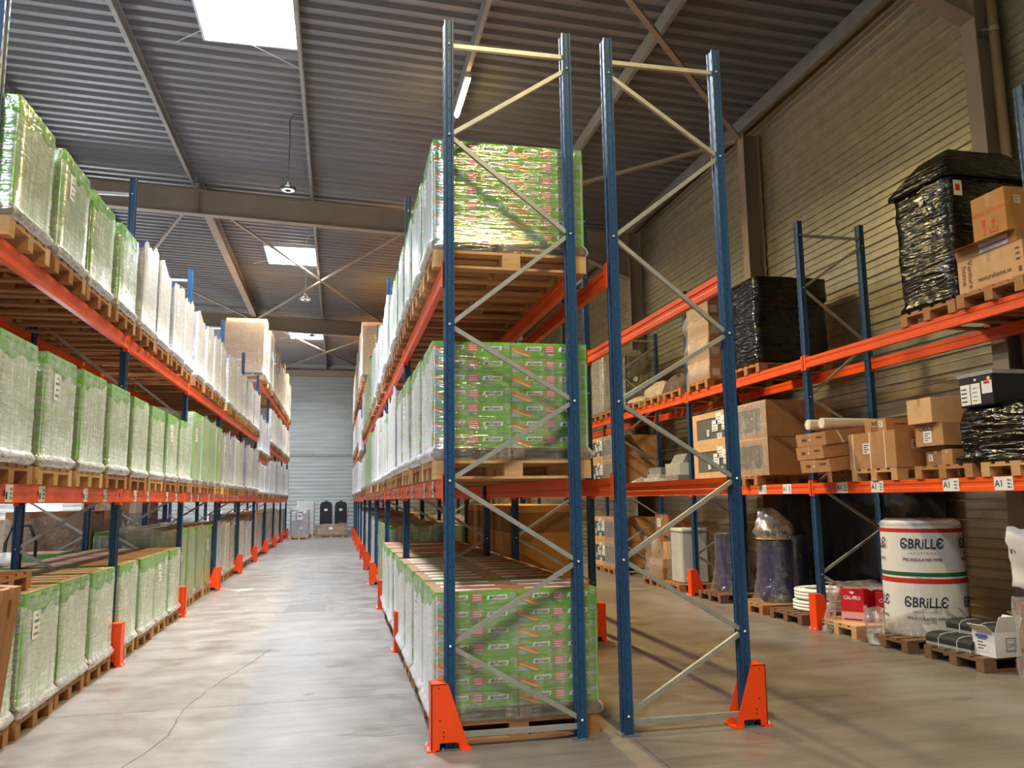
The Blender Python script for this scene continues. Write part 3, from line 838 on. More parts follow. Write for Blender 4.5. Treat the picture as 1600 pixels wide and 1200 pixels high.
def put_load(rackkey, rname, k, j, li, kind, z, pal='n', dx=0, dy=0, rz=0, step=.893):
    xa, sx = RACKS[rackkey]
    x = xa + sx*(.485+dx)
    y = YC(k) + .48 + j*step + dy
    facing = 0 if sx == 1 else PI
    o = instance(LOADS[kind], (x, y-.01, z+PALH), facing+rz)
    if li == 0 and 'green' in kind or li == 0 and 'gfar' in kind: o.scale = (1, 1.12, 1)
    where = '%s, %s bay of %s, %s along' % (LVT[li], ORD[k], rname, ORD[j])
    tag(o, '%s %s' % (KINDTXT[kind[:-1]], where), 'pallet load', 'wrapped pallet loads in the racks')
    pallet(pal, x, y, z, 'wooden pallet under the load %s' % where, facing)
def V(kind, k, j): return '%s%d' % (kind, 1+(k*5+j*2+len(kind)) % 3)
r4 = random.Random(4)
def fill(rackkey, rname, k, li, kind, z, n=4, dx=0, step=.893):
    for j in range(n):
        kk = kind[j] if isinstance(kind, (list, tuple)) else kind
        if kk is None: continue
        if kk == 'green' and k > 0: kk = 'gfar'
        put_load(rackkey, rname, k, j, li, V(kk, k, j) if kk[-1] not in '123' else kk, z, ('n' if r4.random() < .7 else 'l') if k < 2 else ('fn' if r4.random() < .6 else 'fl'),
                 dx+r4.uniform(-.015, .015), r4.uniform(-.01, .01), r4.uniform(-.008, .008), step)
# middle rack, aisle side
mid = [ (['mgreen1', 'mgreen2', 'mgreen3', 'mgreen1'], ['mgreen3', 'mgreen1', 'mgreen2', 'mgreen3'], ['mgreen2', 'mgreen3', 'mgreen1', 'mgreen2']),
        ('mgfar', ['white', 'white', 'mgfar', 'white'], ['mgfar', 'mgfar', 'white', 'white']),
        ('gtall', ['mgfar', 'plain', 'white', 'mgfar'], ['white', 'white', 'white', 'plain']),
        ('blue', 'gtall', 'gtall'), ('kraft', 'gfar', ['gtall', 'gtall', 'white', 'white'])]
for k, (f0, f1, f2) in enumerate(mid):
    fill('mid', 'middle rack', k, 0, f0, 0, dx=.035 if k < 2 else .15); fill('mid', 'middle rack', k, 1, f1, 1.835); fill('mid', 'middle rack', k, 2, f2, 3.425)
left = [('green', 'green', 'green'), ('green', 'green', 'white'), ('gtall', 'gtall', 'white'), ('blue', 'blue', 'white'), ('white', 'blue', 'white')]
for k, (f0, f1, f2) in enumerate(left):
    fill('left', 'left rack', k, 0, f0, 0, dx=.05 if k < 2 else .15); fill('left', 'left rack', k, 1, f1, 1.84); fill('left', 'left rack', k, 2, f2, 3.51)
for k in range(5, 9):
    lv = lev_long(k)
    for key, nm in (('left', 'left rack'), ('mid', 'middle rack')):
        fill(key, nm, k, 0, 'kraft', 0, dx=.16); fill(key, nm, k, 1, 'low' if k == 5 else ['plain', 'plain', 'plain', 'kraft'], lv[0]); fill(key, nm, k, 2, 'white' if k == 5 else 'plain', lv[1])
        fill(key, nm, k, 3, ['tall1', 'tall2', 'tall3', 'tall2'] if k == 5 else 'tall', lv[2], dx=-.02)
# ------------------------------------------------------------------ single goods
UA = Vector((0, -1, 0)); UF = Vector((1, 0, 0)); UZ = Vector((0, 0, 1))
def carton(label, x0, x1, y0, y1, z0, z1, mat='kraft', rz=0, ry=0, group=None, deco=None, name='cardboard_box', mats=(), cat='box', seam=True, bevel=.004):
    """Closed box: local origin at the middle of its base; deco(add, w, d, h) adds printed marks."""
    w, d, h = x1-x0, y1-y0, z1-z0
    b = MB().box((-w/2, -d/2, 0), (w/2, d/2, h))
    if deco:
        m = MB(); deco(m, w, d, h); b.join(m, 1)
    o = b.build(name, [mat]+(list(mats) or ['ink']), loc=((x0+x1)/2, (y0+y1)/2, z0), rot=(0, ry, rz), bevel=bevel)
    tag(o, label, cat, group)
    if seam:
        t = MB(); e = .0012
        t.plate((-w/2-e, .025, h*.72), UA, UZ, .05, h*.28)
        t.plate((-w/2-e, .025, h+e), UA, UF, .05, w+2*e)
        t.plate((w/2+e, -.025, h*.72), -UA, UZ, .05, h*.28)
        t.build('packing_tape', 'tape', o)
    return o
def face_a(m, w, d, h, y, z, ww, hh, mi, k=1):      # on the aisle face (-x); y from the left edge
    m.plate((-w/2-.0014*k, d/2-y, z), UA, UZ, ww, hh, mi)
def face_f(m, w, d, h, x, z, ww, hh, mi, k=1):      # on the near face (-y)
    m.plate((-w/2+x, -d/2-.0014*k, z), UF, UZ, ww, hh, mi)
def sheet_a(m, w, d, h, y, z, ww, hh, a=0, i=1, n=4):
    face_a(m, w, d, h, y, z, ww, hh, a, 2)
    for q in range(n): face_a(m, w, d, h, y+ww*.15, z+hh*(.15+.8*q/n), ww*(.7 if q % 2 else .45), hh*.09, i, 3)
def sheet_f(m, w, d, h, x, z, ww, hh, a=0, i=1, n=4):
    face_f(m, w, d, h, x, z, ww, hh, a, 2)
    for q in range(n): face_f(m, w, d, h, x+ww*.15, z+hh*(.15+.8*q/n), ww*(.7 if q % 2 else .45), hh*.09, i, 3)
def shell(profile, seed, corner=.05, jit=.012, nside=9, cap=True):
    """Closed wrapped shape: profile of (z, half x, half y[, shift x, shift y])."""
    r = random.Random(seed); b = MB(); rings = []
    for it, p in enumerate(profile):
        z, hw, hd = p[:3]; sx, sy = (p[3], p[4]) if len(p) > 4 else (0, 0); c = min(corner, hw*.6, hd*.6); P = []
        for (ax, ay), (bx, by), nx, ny in (((-hw+c, -hd), (hw-c, -hd), 0, -1), ((hw, -hd+c), (hw, hd-c), 1, 0), ((hw-c, hd), (-hw+c, hd), 0, 1), ((-hw, hd-c), (-hw, -hd+c), -1, 0)):
            for i in range(nside+1):
                t = i/nside; k = r.uniform(-1, 1)*jit
                P.append((ax+(bx-ax)*t+nx*k+sx, ay+(by-ay)*t+ny*k+sy, z+r.uniform(-1, 1)*jit*.4*(it > 0)))
        rings.append(P)
    n = len(rings[0])
    for q in rings: b.v += q
    for j in range(len(rings)-1):
        for k in range(n):
            l = (k+1) % n; b.f.append((j*n+k, j*n+l, (j+1)*n+l, (j+1)*n+k)); b.m.append(0)
    if cap:
        j = (len(rings)-1)*n; b.f.append(tuple(j+k for k in range(n))); b.m.append(0); b.f.append(tuple(reversed(range(n)))); b.m.append(0)
    return b
def dense(prof, step=.09):
    out = []
    for a, c in zip(prof, prof[1:]):
        n = max(1, int(abs(c[0]-a[0])/step))
        a5 = tuple(a)+(0, 0)*(len(a) < 4); c5 = tuple(c)+(0, 0)*(len(c) < 4)
        for i in range(n): out.append(tuple(u+(v-u)*i/n for u, v in zip(a5, c5)))
    out.append(tuple(prof[-1])+(0, 0)*(len(prof[-1]) < 4)); return out
def drape(fn, nu, nv, seed, jit, parent, name='loose_film', mat='film_loose', loc=(0, 0, 0)):
    r = random.Random(seed)
    b = MB().grid(lambda u, v: tuple(c+r.uniform(-1, 1)*jit for c in fn(u, v)), nu, nv)
    return b.build(name, mat, parent, loc=loc, smooth=True)
RP = 'pallets on the right rack'
Z1 = 1.835; Z2 = 3.475
def rpallet(kind, x, y, z, lab, rz=0): return pallet(kind, x, y, z, lab, rz, RP)

# ---- right rack, upper beams, first bay
rpallet('n', 5.8, 1.40, Z2, 'wooden pallet under the tall black-wrapped load with tented top')
t = empty('black_wrapped_load', (5.8, 1.40, Z2+PALH))
tag(t, 'tall load in shiny black film with tented top, upper beams of the right rack', 'pallet load', 'black-wrapped loads')
shell(dense([(.002, .60, .43), (.05, .60, .44), (.10, .565, .405), (.62, .585, .42), (.66, .57, .405), (1.05, .58, .42), (1.30, .575, .415)]), 5, jit=.011).build('wrapped_body', 'black_film', t, smooth=True)
shell(dense([(1.30, .61, .45), (1.34, .605, .445), (1.66, .37, .23)], .11), 6, .02, jit=.006).build('film_cover', 'black_film', t, smooth=True)
m = MB(); m.plate((-.52, -.434, 1.07), UF, UZ, .10, .16, 0); m.plate((-.50, -.436, 1.12), UF, UZ, .055, .07, 1); m.build('warning_label', ['white_tag', 'print_red'], t)
m = MB(); m.plate((.10, -.434, 1.0), UF, UZ, .16, .2, 0); m.plate((.17, -.436, 1.13), UF, UZ, .06, .03, 1); m.build('shipping_label', ['white_tag', 'ink'], t)
m = MB(); m.plate((-.594, -.02, 1.1), UA, UZ, .06, .035, 0); m.build('paper_tag', 'white_tag', t)
rpallet('n', 5.75, .52, Z2, 'wooden pallet under the box with brown lettering, upper beams of right rack')
z = Z2+PALH
def d1(m, w, d, h):
    m.text('Venture', .085, (-w/2-.002, d/2-.13, h-.02), -UZ, UA, 0, 'LEFT', True)
    m.text('home', .085, (-w/2-.002, d/2-.055, h-.06), -UZ, UA, 0, 'LEFT', True)
    i = len(m.v)
    m.text('venturehome.se', .068, (-w/2-.002, d/2-.245, .075), UA, UZ, 0, 'LEFT', True, 0, .9)
    m.plate((-w/2-.002, -d/2+.06, .05), UA, UZ, .035, .05, 0)
    for q in range(3): m.plate((-w/2-.002, -d/2+.08, .16+q*.05), UA, UZ, .045, .02, 0)
carton('long brown box printed with brown lettering on the right rack upper beams', 5.2, 5.75, .14, .92, z, z+.335, 'kraft_light', deco=d1, mats=('print_brown',), group='boxes on the right rack')
z += .337
def d2(m, w, d, h): sheet_a(m, w, d, h, .30, .012, .34, .035, 0, 1, 2)
carton('lower flat brown box on top of the lettered box, right rack', 5.2, 5.78, .2, .93, z, z+.055, 'kraft', deco=d2, mats=('white_tag', 'grey_ink'), group='boxes on the right rack', seam=False)
o = carton('upper flat brown box with a lifted lid flap, under the handle-with-care box', 5.21, 5.8, .22, .95, z+.057, z+.12, 'kraft', rz=.02, deco=d2, mats=('white_tag', 'grey_ink'), group='boxes on the right rack', seam=False)
b = MB(); b.extr([(-.295, .064), (-.40, .035), (-.402, .04), (-.295, .07)], 'y', -.36, .36); b.build('lid_flap', 'kraft_dark', o)
z += .122
def d3(m, w, d, h):
    m.text('HANDLE WITH CARE', .058, (-w/2-.002, 0, h*.55), UA, UZ, 0, 'CENTER', False, 0, .72)
    # glass and arrow marks
    y = .04
    m.face([(-w/2-.002, y+.05, .2), (-w/2-.002, y, .2), (-w/2-.002, y+.01, .13), (-w/2-.002, y+.02, .11), (-w/2-.002, y+.03, .11), (-w/2-.002, y+.04, .13)][::1], 0)
    m.plate((-w/2-.002, y+.028, .05), UA, UZ, .006, .06, 0); m.plate((-w/2-.002, y+.045, .042), UA, UZ, .04, .01, 0)
    y = -.05
    m.plate((-w/2-.002, y+.05, .045), UA, UZ, .1, .014, 0); m.plate((-w/2-.002, y+.05, .059), UA, UZ, .014, .035, 0); m.plate((-w/2-.002, y-.036, .059), UA, UZ, .014, .035, 0)
    m.plate((-w/2-.002, y+.006, .07), UA, UZ, .012, .075, 0); m.face([(-w/2-.002, y+.028, .145), (-w/2-.002, y-.028, .145), (-w/2-.002, y, .18)], 0)
    sheet_f(m, w, d, h, .1, h-.16, .07, .08, 1, 2); face_f(m, w, d, h, .30, .1, .06, .1, 3)
carton('brown box with red handle-with-care print, topmost on the right rack', 5.22, 5.78, .30, .70, z, z+.44, 'kraft_gold', deco=d3, mats=('print_red', 'white_tag', 'grey_ink', 'yellow_dot'), group='boxes on the right rack')

# ---- right rack, lower beams, first bay
z = Z1+PALH
rpallet('n', 5.98, 3.22, Z1, 'wooden pallet under the three stacked flat boxes, right rack')
for i, (dx, dy, rz) in enumerate(((.02, -.03, .03), (-.005, .01, -.02), (0, 0, .04))):
    def d4(m, w, d, h):
        c = [(-w/2-.002, .02+.014*math.cos(a*PI/5), h*.5+.014*math.sin(a*PI/5)) for a in range(10)]; m.face(c[::-1], 0)
        face_a(m, w, d, h, .12, h*.4, .1, .035, 1); face_a(m, w, d, h, d-.2, h*.55, .12, .025, 1)
    o = carton('flat brown box, %s of three stacked beside the strapped box' % ('bottom', 'middle', 'top')[i], 4.95+dx, 5.72+dx, 2.97+dy, 3.58+dy, z+.03+i*.163, z+.03+i*.163+.16, 'kraft', rz=rz, ry=-.12, deco=d4, mats=('white_tag', 'print_brown'), group='flat boxes stacked by the blue post')
    if i == 2:
        b = MB(); b.bar((-.38, -.22, .162), (-.22, -.305, .162), .025, .003); b.bar((-.22, -.307, .16), (-.15, -.307, .0), .025, .003, 0, (0, 1, 0)); b.build('strap', 'strap_white', o)
for i, y in enumerate((3.46, 3.24)):
    b = MB().lathe([(.062, -.46), (.066, -.455), (.066, .455), (.062, .46)], n=20, axis='x')
    o = b.build('white_roll', 'cream_tube', loc=(5.5+.04*i, y, z+.53+.066), smooth=False, rot=(0, 0, .04*i))
    tag(o, 'white wrapped roll on the flat boxes, %s blue post' % ('closest to the', 'farther from the')[i], 'roll', 'white rolls')
    MB().lathe([(.03, -.4605), (.03, -.462)], n=12, axis='x').build('roll_core', 'white_card', o)
rpallet('l', 5.8, 2.45, Z1, 'pale pallet under the strapped brown box, right rack')
def d5(m, w, d, h):
    sheet_a(m, w, d, h, .27, h*.42, .13, .12); sheet_f(m, w, d, h, .2, h*.5, .12, .1)
o = carton('large brown box with white straps on a pallet, right rack lower beams', 5.2, 5.78, 2.04, 2.88, z, z+.42, 'kraft', deco=d5, mats=('white_tag', 'ink'), group='boxes on the right rack')
for y in (.33, .02, -.24):
    b = MB(); b.box((-.2925, y-.008, 0), (-.2905, y+.008, .4215)); b.box((-.2925, y-.008, .4202), (.2925, y+.008, .4222)); b.build('strap', 'strap_white', o)
def d6(m, w, d, h):
    m.text('WE', .07, (-w/2-.002, .01, h*.5), UA, UZ, 0, 'CENTER', True); m.text('DO!', .07, (-w/2-.002, .01, .008), UA, UZ, 0, 'CENTER', True)
    sheet_a(m, w, d, h, .26, h*.35, .07, .07, 1, 2); face_f(m, w, d, h, .12, h*.5, .2, .015, 2)
carton('brown box lettered WE DO on top of the strapped box', 5.28, 5.8, 2.28, 2.66, z+.421, z+.57, 'kraft', deco=d6, mats=('ink', 'white_tag', 'print_brown'), group='boxes on the right rack')
rpallet('n', 5.8, 1.37, Z1, 'wooden pallet under the lettered CREATE box, right rack')
def d7(m, w, d, h): sheet_a(m, w, d, h, .04, h*.3, .06, .07); face_f(m, w, d, h, .1, h*.6, .12, .04, 2)
carton('small plain brown box on pallet beneath the CREATE box', 5.28, 5.6, 1.40, 1.68, z, z+.16, 'kraft_dark', deco=d7, mats=('white_tag', 'ink', 'print_brown'), group='boxes on the right rack')
carton('brown taped box behind the small box under CREATE box', 5.62, 6.1, 1.26, 1.66, z, z+.20, 'kraft', group='boxes on the right rack')
carton('low brown box between CREATE box and black wrapped load', 5.22, 5.6, 1.235, 1.385, z, z+.155, 'kraft', group='boxes on the right rack')
carton('thin flat box lying under the CREATE box', 5.26, 5.62, 1.38, 1.74, z+.162, z+.20, 'kraft_dark', group='boxes on the right rack', seam=False)
def d8(m, w, d, h):
    m.text('CREATE', .065, (-w/2-.002, .03, h-.075), UA, UZ, 0, 'CENTER', True, 0, .9); sheet_a(m, w, d, h, .12, .035, .12, .12, 1, 2)
carton('brown box lettered CREATE with a white label, right rack', 5.22, 5.64, 1.34, 1.74, z+.202, z+.435, 'kraft', deco=d8, mats=('ink', 'white_tag', 'grey_ink'), group='boxes on the right rack')
o = carton('tan box with open side flaps on top of CREATE box', 5.17, 5.6, 1.40, 1.78, z+.437, z+.70, 'kraft_light', rz=-.03, group='boxes on the right rack')
b = MB(); b.box((.02, .192, .05), (.026, .30, .26)); b.box((.0, .192, .0), (.26, .31, .006)); b.build('flap', 'kraft', o)
b = MB(); b.extr([(-.1, .264), (.25, .264), (.22, .30), (.21, .30)], 'y', -.16, .18); b.build('flap', 'kraft_light', o)
rpallet('l', 5.8, .46, Z1, 'pale pallet under the black wrapped load with white labels')
t = empty('black_wrapped_load', (5.75, .72, z)); tag(t, 'squat black-wrapped load with white papers and crate on top, right rack', 'pallet load', 'black-wrapped loads')
shell(dense([(.002, .54, .49), (.05, .55, .50), (.09, .50, .47, 0, -.02), (.16, .52, .46, 0, -.03), (.40, .53, .45, 0, -.03), (.5, .50, .42, 0, 0), (.56, .46, .34, 0, .05)], .06), 9, jit=.014).build('wrapped_body', 'black_film', t, smooth=True)
b = MB().box((-.53, -.08, .54), (.35, .35, .85)); c = b.build('top_crate', 'black_plastic', t, bevel=.01)
b = MB().box((-.536, -.09, .83), (.36, .36, .87)); b.build('silver_edge', 'silver_tape', c)
m = MB()
m.plate((-.5325, .33, .56), UA, UZ, .12, .20, 0); m.plate((-.5325, .20, .56), UA, UZ, .12, .20, 0); m.plate((-.5325, .06, .65), UA, UZ, .125, .12, 0)
for i in range(4): m.plate((-.534, .32, .59+i*.04), UA, UZ, .07, .012, 1); m.plate((-.534, .18, .59+i*.04), UA, UZ, .06, .008, 2)
m.plate((-.534, .03, .74), UA, UZ, .07, .025, 3); m.plate((-.533, .15, .785), UA, UZ, .03, .02, 0)
m.build('paper_label', ['white_tag', 'ink', 'grey_ink', 'red_box'], c)
m = MB(); m.face([(-.5325, -.03+.02*math.cos(a*PI/6), .79+.02*math.sin(a*PI/6)) for a in range(12)][::-1]); m.build('round_sticker', 'yellow_dot', c)
m = MB(); m.plate((-.3, -.50, .42), UF, UZ, .5, .05, 0); m.text('FRAGILE FRAGILE', .04, (-.28, -.502, .43), UF, UZ, 1, 'LEFT', True)
m.plate((-.45, -.565, .03), UF, UZ, .6, .05, 0); m.text('FRAGILE FRAGILE', .04, (-.43, -.567, .04), UF, UZ, 1, 'LEFT', True); m.build('fragile_tape', ['white_tag', 'red_box'], t)

# ---- right rack, floor, first bay
rpallet('o', 5.75, 4.45, 0, 'old grey pallet under the white pipe coils')
for i in range(2):
    b = MB()
    for k in range(3):
        for rr in (.36, .31, .26):
            if k == 1 and rr < .3: continue
            b.tube([(rr*math.cos(a*PI/16), rr*math.sin(a*PI/16), .026+k*.042) for a in range(32)], .025, 8, 0, True)
    o = b.build('pipe_coil', 'white_plastic', loc=(5.72+.015*i, 4.45-.02*i, PALH+.001+i*.152), smooth=True)
    tag(o, 'coil of white pipe on the old pallet, %s of two' % ('lower', 'upper')[i], 'pipe coil', 'white pipe coils')
rpallet('l', 5.80, 3.38, 0, 'pallet with a pale board top under the red boxes', .0)
o = MB().box((-.6, -.4, 0), (.6, .4, .012)).build('board', 'kraft_light', loc=(5.80, 3.38, PALH+.0005)); tag(o, 'pale board lying on the pallet beneath red boxes', 'board')
RB = []
for i, (x, y, a, lab) in enumerate(((5.48, 3.36, .62, 'middle'), (5.72, 3.50, .15, 'left-hand'), (5.80, 3.18, .95, 'right-hand'))):
    def dr(m, w, d, h):
        m.plate((-w/2-.0015, d/2, 0), UA, UZ, d, h*.3, 1)
        m.text('CAL-PRO', .062, (-w/2-.003, 0, h*.68), UA, UZ, 2, 'CENTER', True, 0, .8)
        m.text('cal', .13, (-w/2-.003, 0, h*.34), UA, UZ, 3, 'CENTER', True)
        m.face([(-w/2-.003, .03, h*.93), (-w/2-.003, -.03, h*.93), (-w/2-.003, -.02, h*.87), (-w/2-.003, 0, h*.85), (-w/2-.003, .02, h*.87)], 2)
        face_a(m, w, d, h, .03, .02, d-.06, .014, 4, 3)
        m.text('CAL-PRO', .05, (0, -d/2-.003, h*.2), UF, UZ, 2, 'CENTER', True, 0, .8)
    w0 = .22
    o = carton('red carton with white lettering by the striped white roll, %s one' % lab, x-w0/2, x+w0/2, y-.14, y+.14, PALH+.0135, PALH+.40-.02*i, 'red_box', rz=a, deco=dr, mats=('red_box', 'red_pale', 'brand_white', 'print_red', 'ink'), group='red cartons on the pallet', seam=False)
    RB.append(o)
film_t = drape(lambda u, v: (5.36+.62*v, 3.86-.98*u, .56+.02*math.sin(u*9)), 12, 8, 3, .012, None, 'film_sheet')
tag(film_t, 'crumpled clear film lying over the red cartons', 'plastic film', 'loose clear film')
f2 = drape(lambda u, v: (5.30-.16*u+.05*math.sin(9*v), 3.44+.2*v-.06*u*v, .56*(1-u)**1.4+.012), 12, 10, 8, .02, None, 'film_sheet')
tag(f2, 'crumpled clear film hanging to the floor beside the post guard', 'plastic film', 'loose clear film')
# the white roll
rpallet('o', 5.76, 2.45, 0, 'dark pallet under the big striped white roll')
r = .43
zs = [(0, r*.98, 0), (.02, r, 0), (.20, r*1.01, 0), (.57, r*1.005, 1), (.625, r*1.004, 0), (.645, r*1.003, 2), (.69, r, 0), (.95, r*.985, 0), (1.12, r*.98, 1), (1.165, r*.98, 0), (1.235, r*.955, 0), (1.25, r*.9, 0), (1.25, r*.6, 0), (1.2, .12, 0), (.9, .12, 0)]
rb = MB().lathe([(q[1], q[0]) for q in zs], n=48, mis=[q[2] for q in zs[:-1]], caps=False)
m = MB()
def arc_text(m, s, size, z, a0, r, mi=0, bold=True, shear=0, xs=1):
    vs, fs = text_geo(s, size, 'CENTER', bold, shear, xs); i = len(m.v)
    for px, py in vs:
        a = a0+px/r; m.v.append((r*math.cos(a), r*math.sin(a), z+py))
    for f in fs: m.f.append(tuple(i+j for j in f)); m.m.append(mi)
AC = math.atan2(-8.2, -6.5)
for da in (-1.52, 0, 1.52, 3.04):
    for zb in (.80, .17):
        r = .4365
        arc_text(m, '\u0404BRiLL\u0404', .15, zb+.15, AC+da, r, 0, True, .12, .8)
        arc_text(m, '-', .11, zb+.165, AC+da-.37, r, 0, True); arc_text(m, '-', .11, zb+.165, AC+da+.37, r, 0, True)
        arc_text(m, 'I N D U S T R I E S', .035, zb+.085, AC+da, r, 0, False)
        arc_text(m, 'PRE-INSULATED PIPES', .042, zb+.015, AC+da, r, 0, True)
    arc_text(m, 'Made in Italy', .03, .622, AC+da, .4325, 0, False); arc_text(m, 'Made in Italy', .03, 1.20, AC+da, .424, 0, False)
rb.join(m, 3)
roll = rb.build('insulated_pipe_roll', ['white_plastic', 'print_red', 'print_green', 'print_navy'], loc=(5.76, 2.47, PALH+.001), smooth=False)
tag(roll, 'big white wrapped pipe roll with red and green stripes and dark lettering', 'pipe roll')
drape(lambda u, v: (.44*math.cos(v*2*PI)*(1.02+.05*math.sin(5*v)), .44*math.sin(v*2*PI)*(1.02+.05*math.sin(7*v)), .004+.32*(1-u)*(.75+.3*math.sin(v*11))), 6, 40, 5, .008, roll, 'film_wrap', 'film_loose')
drape(lambda u, v: (.44*math.cos(v*2*PI)*(1-.55*u), .44*math.sin(v*2*PI)*(1-.55*u), 1.2+.065*min(1, u*3)), 6, 32, 6, .008, roll, 'film_wrap', 'film_loose')
f3 = drape(lambda u, v: (5.22-.07*u+.06*math.sin(8*v), 2.50+.38*v-.1*u, .40*(1-u)**1.3+.012), 10, 8, 12, .022, None, 'film_sheet')
tag(f3, 'clear film trailing on the floor in front of striped white roll', 'plastic film', 'loose clear film')
rpallet('o', 5.80, 1.45, 0, 'old pallet holding foam bundles and the white open carton')
for i, (x, y, zb, a) in enumerate(((5.40, 1.57, PALH+.001, .05), (5.62, 1.52, PALH+.132, .08))):
    b = MB(); L = .30
    pr = [(-.15, .04), (.15, .04), (.15, .085), (.12, .115), (.05, .128), (-.05, .128), (-.12, .115), (-.15, .085)]
    b.extr(pr, 'y', -L, L, 0); b.box((-.15, -L, 0), (.15, L, .0395), 1)
    o = b.build('foam_bundle', ['foam_black', 'foam_grey'], loc=(x, y, zb), rot=(0, 0, a), bevel=.004)
    tag(o, 'bundle of black foam half shells tied with white strap, %s' % ('lower', 'upper one set back'[:14])[i], 'foam bundle', 'black foam bundles')
    for yy in (-.12, .12):
        s = MB(); s.tube([(-.152, yy, .0), (-.152, yy, .087), (-.121, yy, .118), (-.05, yy, .131), (.05, yy, .131), (.121, yy, .118), (.152, yy, .087), (.152, yy, 0)], .005, 6); s.build('strap', 'strap_white', o)
def open_box(label, x, y, z, w, d, h, mat, inner, rz, flaps, deco=None, mats=(), group=None):
    t_ = .006; b = MB()
    b.box((-w/2, -d/2, 0), (w/2, d/2, t_), 0)
    b.box((-w/2, -d/2, t_), (-w/2+t_, d/2, h), 0).box((w/2-t_, -d/2, t_), (w/2, d/2, h), 0).box((-w/2+t_, -d/2, t_), (w/2-t_, -d/2+t_, h), 0).box((-w/2+t_, d/2-t_, t_), (w/2-t_, d/2, h), 0)
    i = t_+.0008
    b.face([(w/2-i, -d/2+i, t_), (w/2-i, d/2-i, t_), (w/2-i, d/2-i, h), (w/2-i, -d/2+i, h)], 1); b.face([(-w/2+i, d/2-i, t_), (-w/2+i, d/2-i, h), (w/2-i, d/2-i, h), (w/2-i, d/2-i, t_)], 1)
    if deco:
        m = MB(); deco(m, w, d, h); b.join(m, 2)
    o = b.build('open_carton', [mat, inner]+list(mats), loc=(x, y, z), rot=(0, 0, rz)); tag(o, label, 'box', group)
    for side, ang, ln in flaps:
        f = MB(); c, s = math.cos(ang)*ln, math.sin(ang)*ln
        if side == 'a': f.face([(-w/2, d/2-.01, h), (-w/2, -d/2+.01, h), (-w/2-c, -d/2+.02, h+s), (-w/2-c, d/2-.02, h+s)])
        if side == 'b': f.face([(w/2, d/2-.01, h), (w/2, -d/2+.01, h), (w/2+c, -d/2+.02, h+s), (w/2+c, d/2-.02, h+s)])
        if side == 'f': f.face([(-w/2+.01, -d/2, h), (w/2-.01, -d/2, h), (w/2-.02, -d/2-c, h+s), (-w/2+.02, -d/2-c, h+s)])
        if side == 'k': f.face([(-w/2+.01, d/2, h), (w/2-.01, d/2, h), (w/2-.02, d/2+c, h+s), (-w/2+.02, d/2+c, h+s)])
        fo = f.build('flap', mat, o); md = fo.modifiers.new('thick', 'SOLIDIFY'); md.thickness = .005
    return o
def d9(m, w, d, h):
    sheet_a(m, w, d, h, .04, .04, .14, .15, 1, 3, 4); face_a(m, w, d, h, .04, .17, .14, .03, 2, 4)
    x, zb, s = w*.42, .05, .12
    for q in ((x, zb, s, .006), (x, zb+s, s+.006, .006), (x, zb, .006, s), (x+s, zb, .006, s), (x+.014, zb+.014, s-.028, .003), (x+.014, zb+s-.014, s-.028, .003), (x+.014, zb+.014, .003, s-.028), (x+s-.014, zb+.014, .003, s-.028)):
        face_f(m, w, d, h, *q, 0)
    m.text('OFF', .05, (-w/2+x+s/2+.003, -d/2-.002, zb+.04), UF, UZ, 0, 'CENTER', False)
open_box('white open carton with brown inside at the end of old pallet', 5.46, 1.16, PALH+.001, .30, .26, .23, 'white_card', 'kraft_gold', .06, (('a', .7, .1), ('b', 1.1, .14), ('f', 1.25, .16)), d9, ('ink', 'white_tag', 'blue_card', 'grey_ink'), 'cartons on the old pallet')
open_box('brown open carton behind the white open carton', 6.12, 1.22, PALH+.001, .34, .34, .30, 'kraft', 'kraft_dark', .1, (('a', .15, .16), ('k', .3, .15)), group='cartons on the old pallet')
# sacks at the right edge
rpallet('o', 6.05, .54, 0, 'pallet under the stacked white sacks')
S0 = None
for k in range(6):
    o = shell([(0, .48, .27), (.02, .51, .30), (.055, .525, .305), (.09, .51, .30), (.108, .47, .26)], 30+k, .12, .012).build('sack', 'sack_white', loc=(5.95+.01*(k % 2), .52, PALH+.001+k*.112), smooth=True)
    tag(o, 'white sack in the pile at the end of right rack, %s from the pallet' % ORD[k], 'sack', 'pile of white sacks')
    S0 = o if k == 0 else S0
    if k == 4: MB().box((-.541, -.29, .045), (-.535, .29, .075)).build('stripe', 'print_red', o)
f4 = drape(lambda u, v: (5.375-.02*(1-u)**3, .83-.64*v, .012+.72*u), 10, 12, 15, .01, None, 'film_sheet')
tag(f4, 'clear film hanging over the aisle side of the white sack pile', 'plastic film', 'loose clear film')
o = drape(lambda u, v: (5.46+.12*v+.03*math.sin(6*u), .90-.38*v, PALH+.675+.56*u-.06*v), 8, 6, 16, .015, None, 'wrapper_sheet', 'sack_white')
tag(o, 'white printed wrapper propped up on the pile of sacks', 'wrapper')
md = o.modifiers.new('thick', 'SOLIDIFY'); md.thickness = .006
m = MB(); m.text('RiLL', .13, (5.45, .88, PALH+.98), (.35, -.9, -.1), (0, .1, 1), 0, 'LEFT', True, .15, .8); m.build('lettering', 'print_navy', o)

